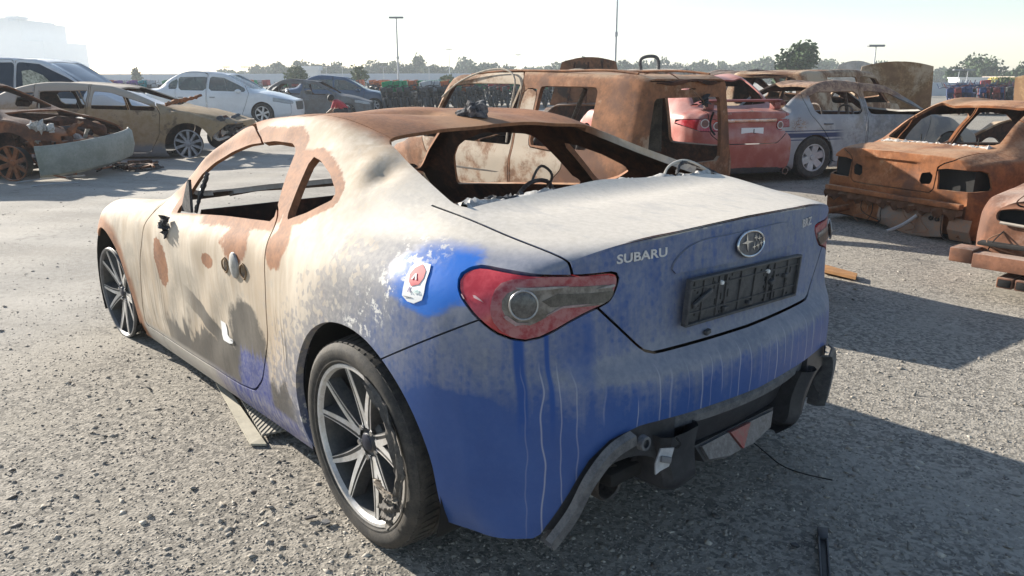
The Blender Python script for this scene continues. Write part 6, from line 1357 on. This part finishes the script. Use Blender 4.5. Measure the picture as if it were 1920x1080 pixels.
# trees
def leafmat(name, a, b):
    n = NT(name); g = n.noise(.6, 3); h = n.noise(6, 3); return n.out(n.mix(n.ss(n.add(n.mul(g, .5), n.mul(h, .5)), .38, .62), a, b), .8, 0., .2)
LEAF1 = leafmat('leaves_dark', (.030,.055,.026), (.075,.115,.050)); LEAF2 = leafmat('leaves_grey', (.07,.10,.045), (.14,.17,.085)); BARK = plain('bark', (.13,.10,.075), .9)
def crown_ms(g, R, H, zc, n_, s_, lobes=9):
    c = g.normal(0, 1, (lobes, 3)); c /= np.linalg.norm(c, axis=1, keepdims=True); c = c*np.array([R*.62, R*.62, H*.34])*g.uniform(.5,1.05,(lobes,1)); c[0] = 0
    k = g.integers(0, lobes, n_); d = g.normal(0, 1, (n_, 3)); d /= np.linalg.norm(d, axis=1, keepdims=True)
    p = c[k]+d*(np.array([R*.45, R*.45, H*.24])*(g.uniform(.45,1.05,(n_,1)))); p[:, 2] += zc
    a = g.normal(0, 1, (n_, 3)); a /= np.linalg.norm(a, axis=1, keepdims=True); b = np.cross(a, g.normal(0, 1, (n_, 3))); b /= np.linalg.norm(b, axis=1, keepdims=True)
    ss = s_*g.uniform(.6,1.4,(n_,1)); V = np.stack([p-a*ss, p+b*ss*.6, p+a*ss, p-b*ss*.6], 1).reshape(-1, 3)
    return MS(V, np.arange(n_*4).reshape(-1, 4))
def tree(name, label, u, d, R, H, mat, seed, n_=1500, s_=.22, cat='tree', trunk=.35):
    g = np.random.default_rng(seed); r = empty(name, far(u, d)); tag(r, label, cat)
    build('trunk', tube([(0,0,0),(R*.03,0,H*.25),(0,R*.04,H*.6)], [R*.07, R*.055, R*.02], 7), BARK, r)
    for k in range(5): a = k*1.26+g.uniform(0,.5); build('limb', tube([(0,0,H*.3),(R*.3*math.cos(a), R*.3*math.sin(a), H*.5),(R*.5*math.cos(a), R*.5*math.sin(a), H*.66)], [R*.035, R*.025, R*.01], 5), BARK, r)
    build('crown', crown_ms(g, R, H*1.15, H*.58, n_, s_, 12), mat, r, False); return r
tree('round_tree', 'big dark round tree above the rusty van roof', 1453, 62, 1.85, 3.75, LEAF1, 4, 4200, .17)
tree('shrub', 'grey-green shrub at left behind the grey saloon', 580, 70, 1.15, 2.3, LEAF2, 5, 1500, .13, 'shrub'); tree('shrub', 'small tuft of a tree on a pale stem near the light pole', 692, 66, .8, 2.2, LEAF2, 6, 900, .12, 'shrub'); tree('shrub', 'low bush behind the orange delivery boxes', 838, 70, 1.2, 1.55, LEAF2, 7, 1200, .13, 'shrub')
tree('shrub', 'low round bush before the right-hand wall', 1830, 50, 1.15, 1.35, LEAF2, 8, 2200, .09, 'shrub'); tree('shrub', 'lone bush at far left beyond the white saloon roof', 300, 110, 1.0, 2.6, LEAF1, 9, 900, .16, 'shrub')
for k, (u, d, R, H) in enumerate([(1745,95,1.7,2.6),(1775,110,3.4,4.2),(1800,108,3.0,3.6),(1850,100,2.2,2.9),(1893,105,3.6,3.9),(1925,110,3.0,3.4)]): tree('tree', 'hazy tree number %s from the left at far right' % ['one','two','three','four','five','six'][k], u, d, R, H, LEAF1, 30+k, 1100, .24)
gw = np.random.default_rng(77); wood = EMPTYM()
for u in np.r_[np.arange(452, 1060, 15), np.arange(1095, 1640, 14), np.arange(1640, 1760, 22)]:
    d = gw.uniform(175, 215); hh = gw.uniform(3.3, 5.2)*(1.25 if 770 < u < 800 or 860 < u < 960 else 1.)*(.72 if u < 500 or u > 1640 else 1.); p = far(u+gw.normal(0,4), d); wood = wood+crown_ms(gw, gw.uniform(2.8,4.4), hh*1.3, hh*.5, 800, .45, 9).move(p.x, p.y, 0)
o = build('woodland', wood, LEAF1, None, False); tag(o, 'continuous far belt of hazy trees along the horizon', 'trees', kind='stuff')
# ------------------------------------------------------------------ crouching person
pr = empty('person', far(666, 24.5), (0,0,yaw(90))); tag(pr, 'person in a red top crouching with head down beside the grey burnt saloon', 'person')
def skinmesh(name, pts, edges, mat, parent, sub=2, root=0):
    me = bpy.data.meshes.new(name); me.from_pydata([p[:3] for p in pts], edges, []); o = bpy.data.objects.new(name, me); C.objects.link(o); o.parent = parent
    o.modifiers.new('s', 'SKIN'); sv = me.skin_vertices[0].data
    for k, p in enumerate(pts): sv[k].radius = (p[3], p[4] if len(p) > 4 else p[3]); sv[k].use_root = (k == root)
    mo = o.modifiers.new('d', 'SUBSURF'); mo.levels = sub; mo.render_levels = sub; me.materials.append(mat); return o
SKIN_ = plain('skin', (.34,.20,.13), .6, 0., .1, 8)
B = [(0,0,.34,.15,.13),(.10,0,.48,.14,.12),(.24,0,.60,.15,.13),(.34,0,.66,.10,.08),(.40,0,.69,.055),(.46,0,.70,.085,.095),(.50,0,.66,.075,.08),
     (.05,.12,.32,.085),(.36,.17,.40,.07),(.16,.17,.08,.05),(.30,.17,.04,.04,.03),(.05,-.12,.32,.085),(.36,-.17,.40,.07),(.16,-.17,.08,.05),(.30,-.17,.04,.04,.03),
     (.30,.20,.62,.055),(.38,.26,.42,.042),(.52,.20,.32,.034),(.58,.18,.29,.03,.018),(.30,-.20,.62,.055),(.38,-.26,.42,.042),(.52,-.20,.32,.034),(.58,-.18,.29,.03,.018)]
E_ = [(0,1),(1,2),(2,3),(3,4),(4,5),(5,6),(0,7),(7,8),(8,9),(9,10),(0,11),(11,12),(12,13),(13,14),(2,15),(15,16),(16,17),(17,18),(2,19),(19,20),(20,21),(21,22)]
skinmesh('body', B, E_, SKIN_, pr)
top = [(b[0], b[1], b[2], b[3]*1.13, (b[4] if len(b) > 4 else b[3])*1.13) for b in B]
skinmesh('red_top', [top[0], top[1], top[2], top[3], top[15], top[16], top[19], top[20]], [(0,1),(1,2),(2,3),(2,4),(4,5),(2,6),(6,7)], plain('red_cloth', (.50,.03,.045), .8, 0., .25, 10), pr)
skinmesh('trousers', [top[0], top[7], top[8], top[9], top[11], top[12], top[13]], [(0,1),(1,2),(2,3),(0,4),(4,5),(5,6)], plain('dark_cloth', (.03,.032,.04), .85), pr)
for s_ in (1,-1): build('shoe', box(.08,.36,.17*s_-.05,.17*s_+.05,0,.09,.03), SOOT, pr)
hr = frombm_ico(.115,.10,.115).move(.45,0,.745); build('hair', hr, plain('black_hair', (.012,.011,.011), .7), pr)
for s_ in (1,-1):
    for k in range(4): build('finger', tube([(.58,.18*s_+(k-1.5)*.016,.29),(.625,.18*s_+(k-1.5)*.018,.27),(.645,.18*s_+(k-1.5)*.018,.24)], [.009,.008,.006], 6), SKIN_, pr)
    build('thumb', tube([(.56,.18*s_-.03*s_,.29),(.59,.18*s_-.05*s_,.27)], [.010,.007], 6), SKIN_, pr)
# ------------------------------------------------------------------ air
hz = bpy.data.materials.new('haze'); hz.use_nodes = True; t_ = hz.node_tree; t_.nodes.clear(); ou = t_.nodes.new('ShaderNodeOutputMaterial'); pv = t_.nodes.new('ShaderNodeVolumePrincipled')
pv.inputs['Color'].default_value = (.86,.93,1.,1); pv.inputs['Density'].default_value = .0011; pv.inputs['Anisotropy'].default_value = .15; pv.inputs['Density Attribute'].default_value = ''; pv.inputs['Color Attribute'].default_value = ''; pv.inputs['Temperature Attribute'].default_value = ''; t_.links.new(pv.outputs[0], ou.inputs['Volume'])
c0 = far(960, 160); ho = build('haze', box(-420,420,-420,420,-1.1,26).move(float(c0.x), float(c0.y), 0), hz, None, False); tag(ho, 'thin pale air that fades the distance', 'haze', kind='stuff')
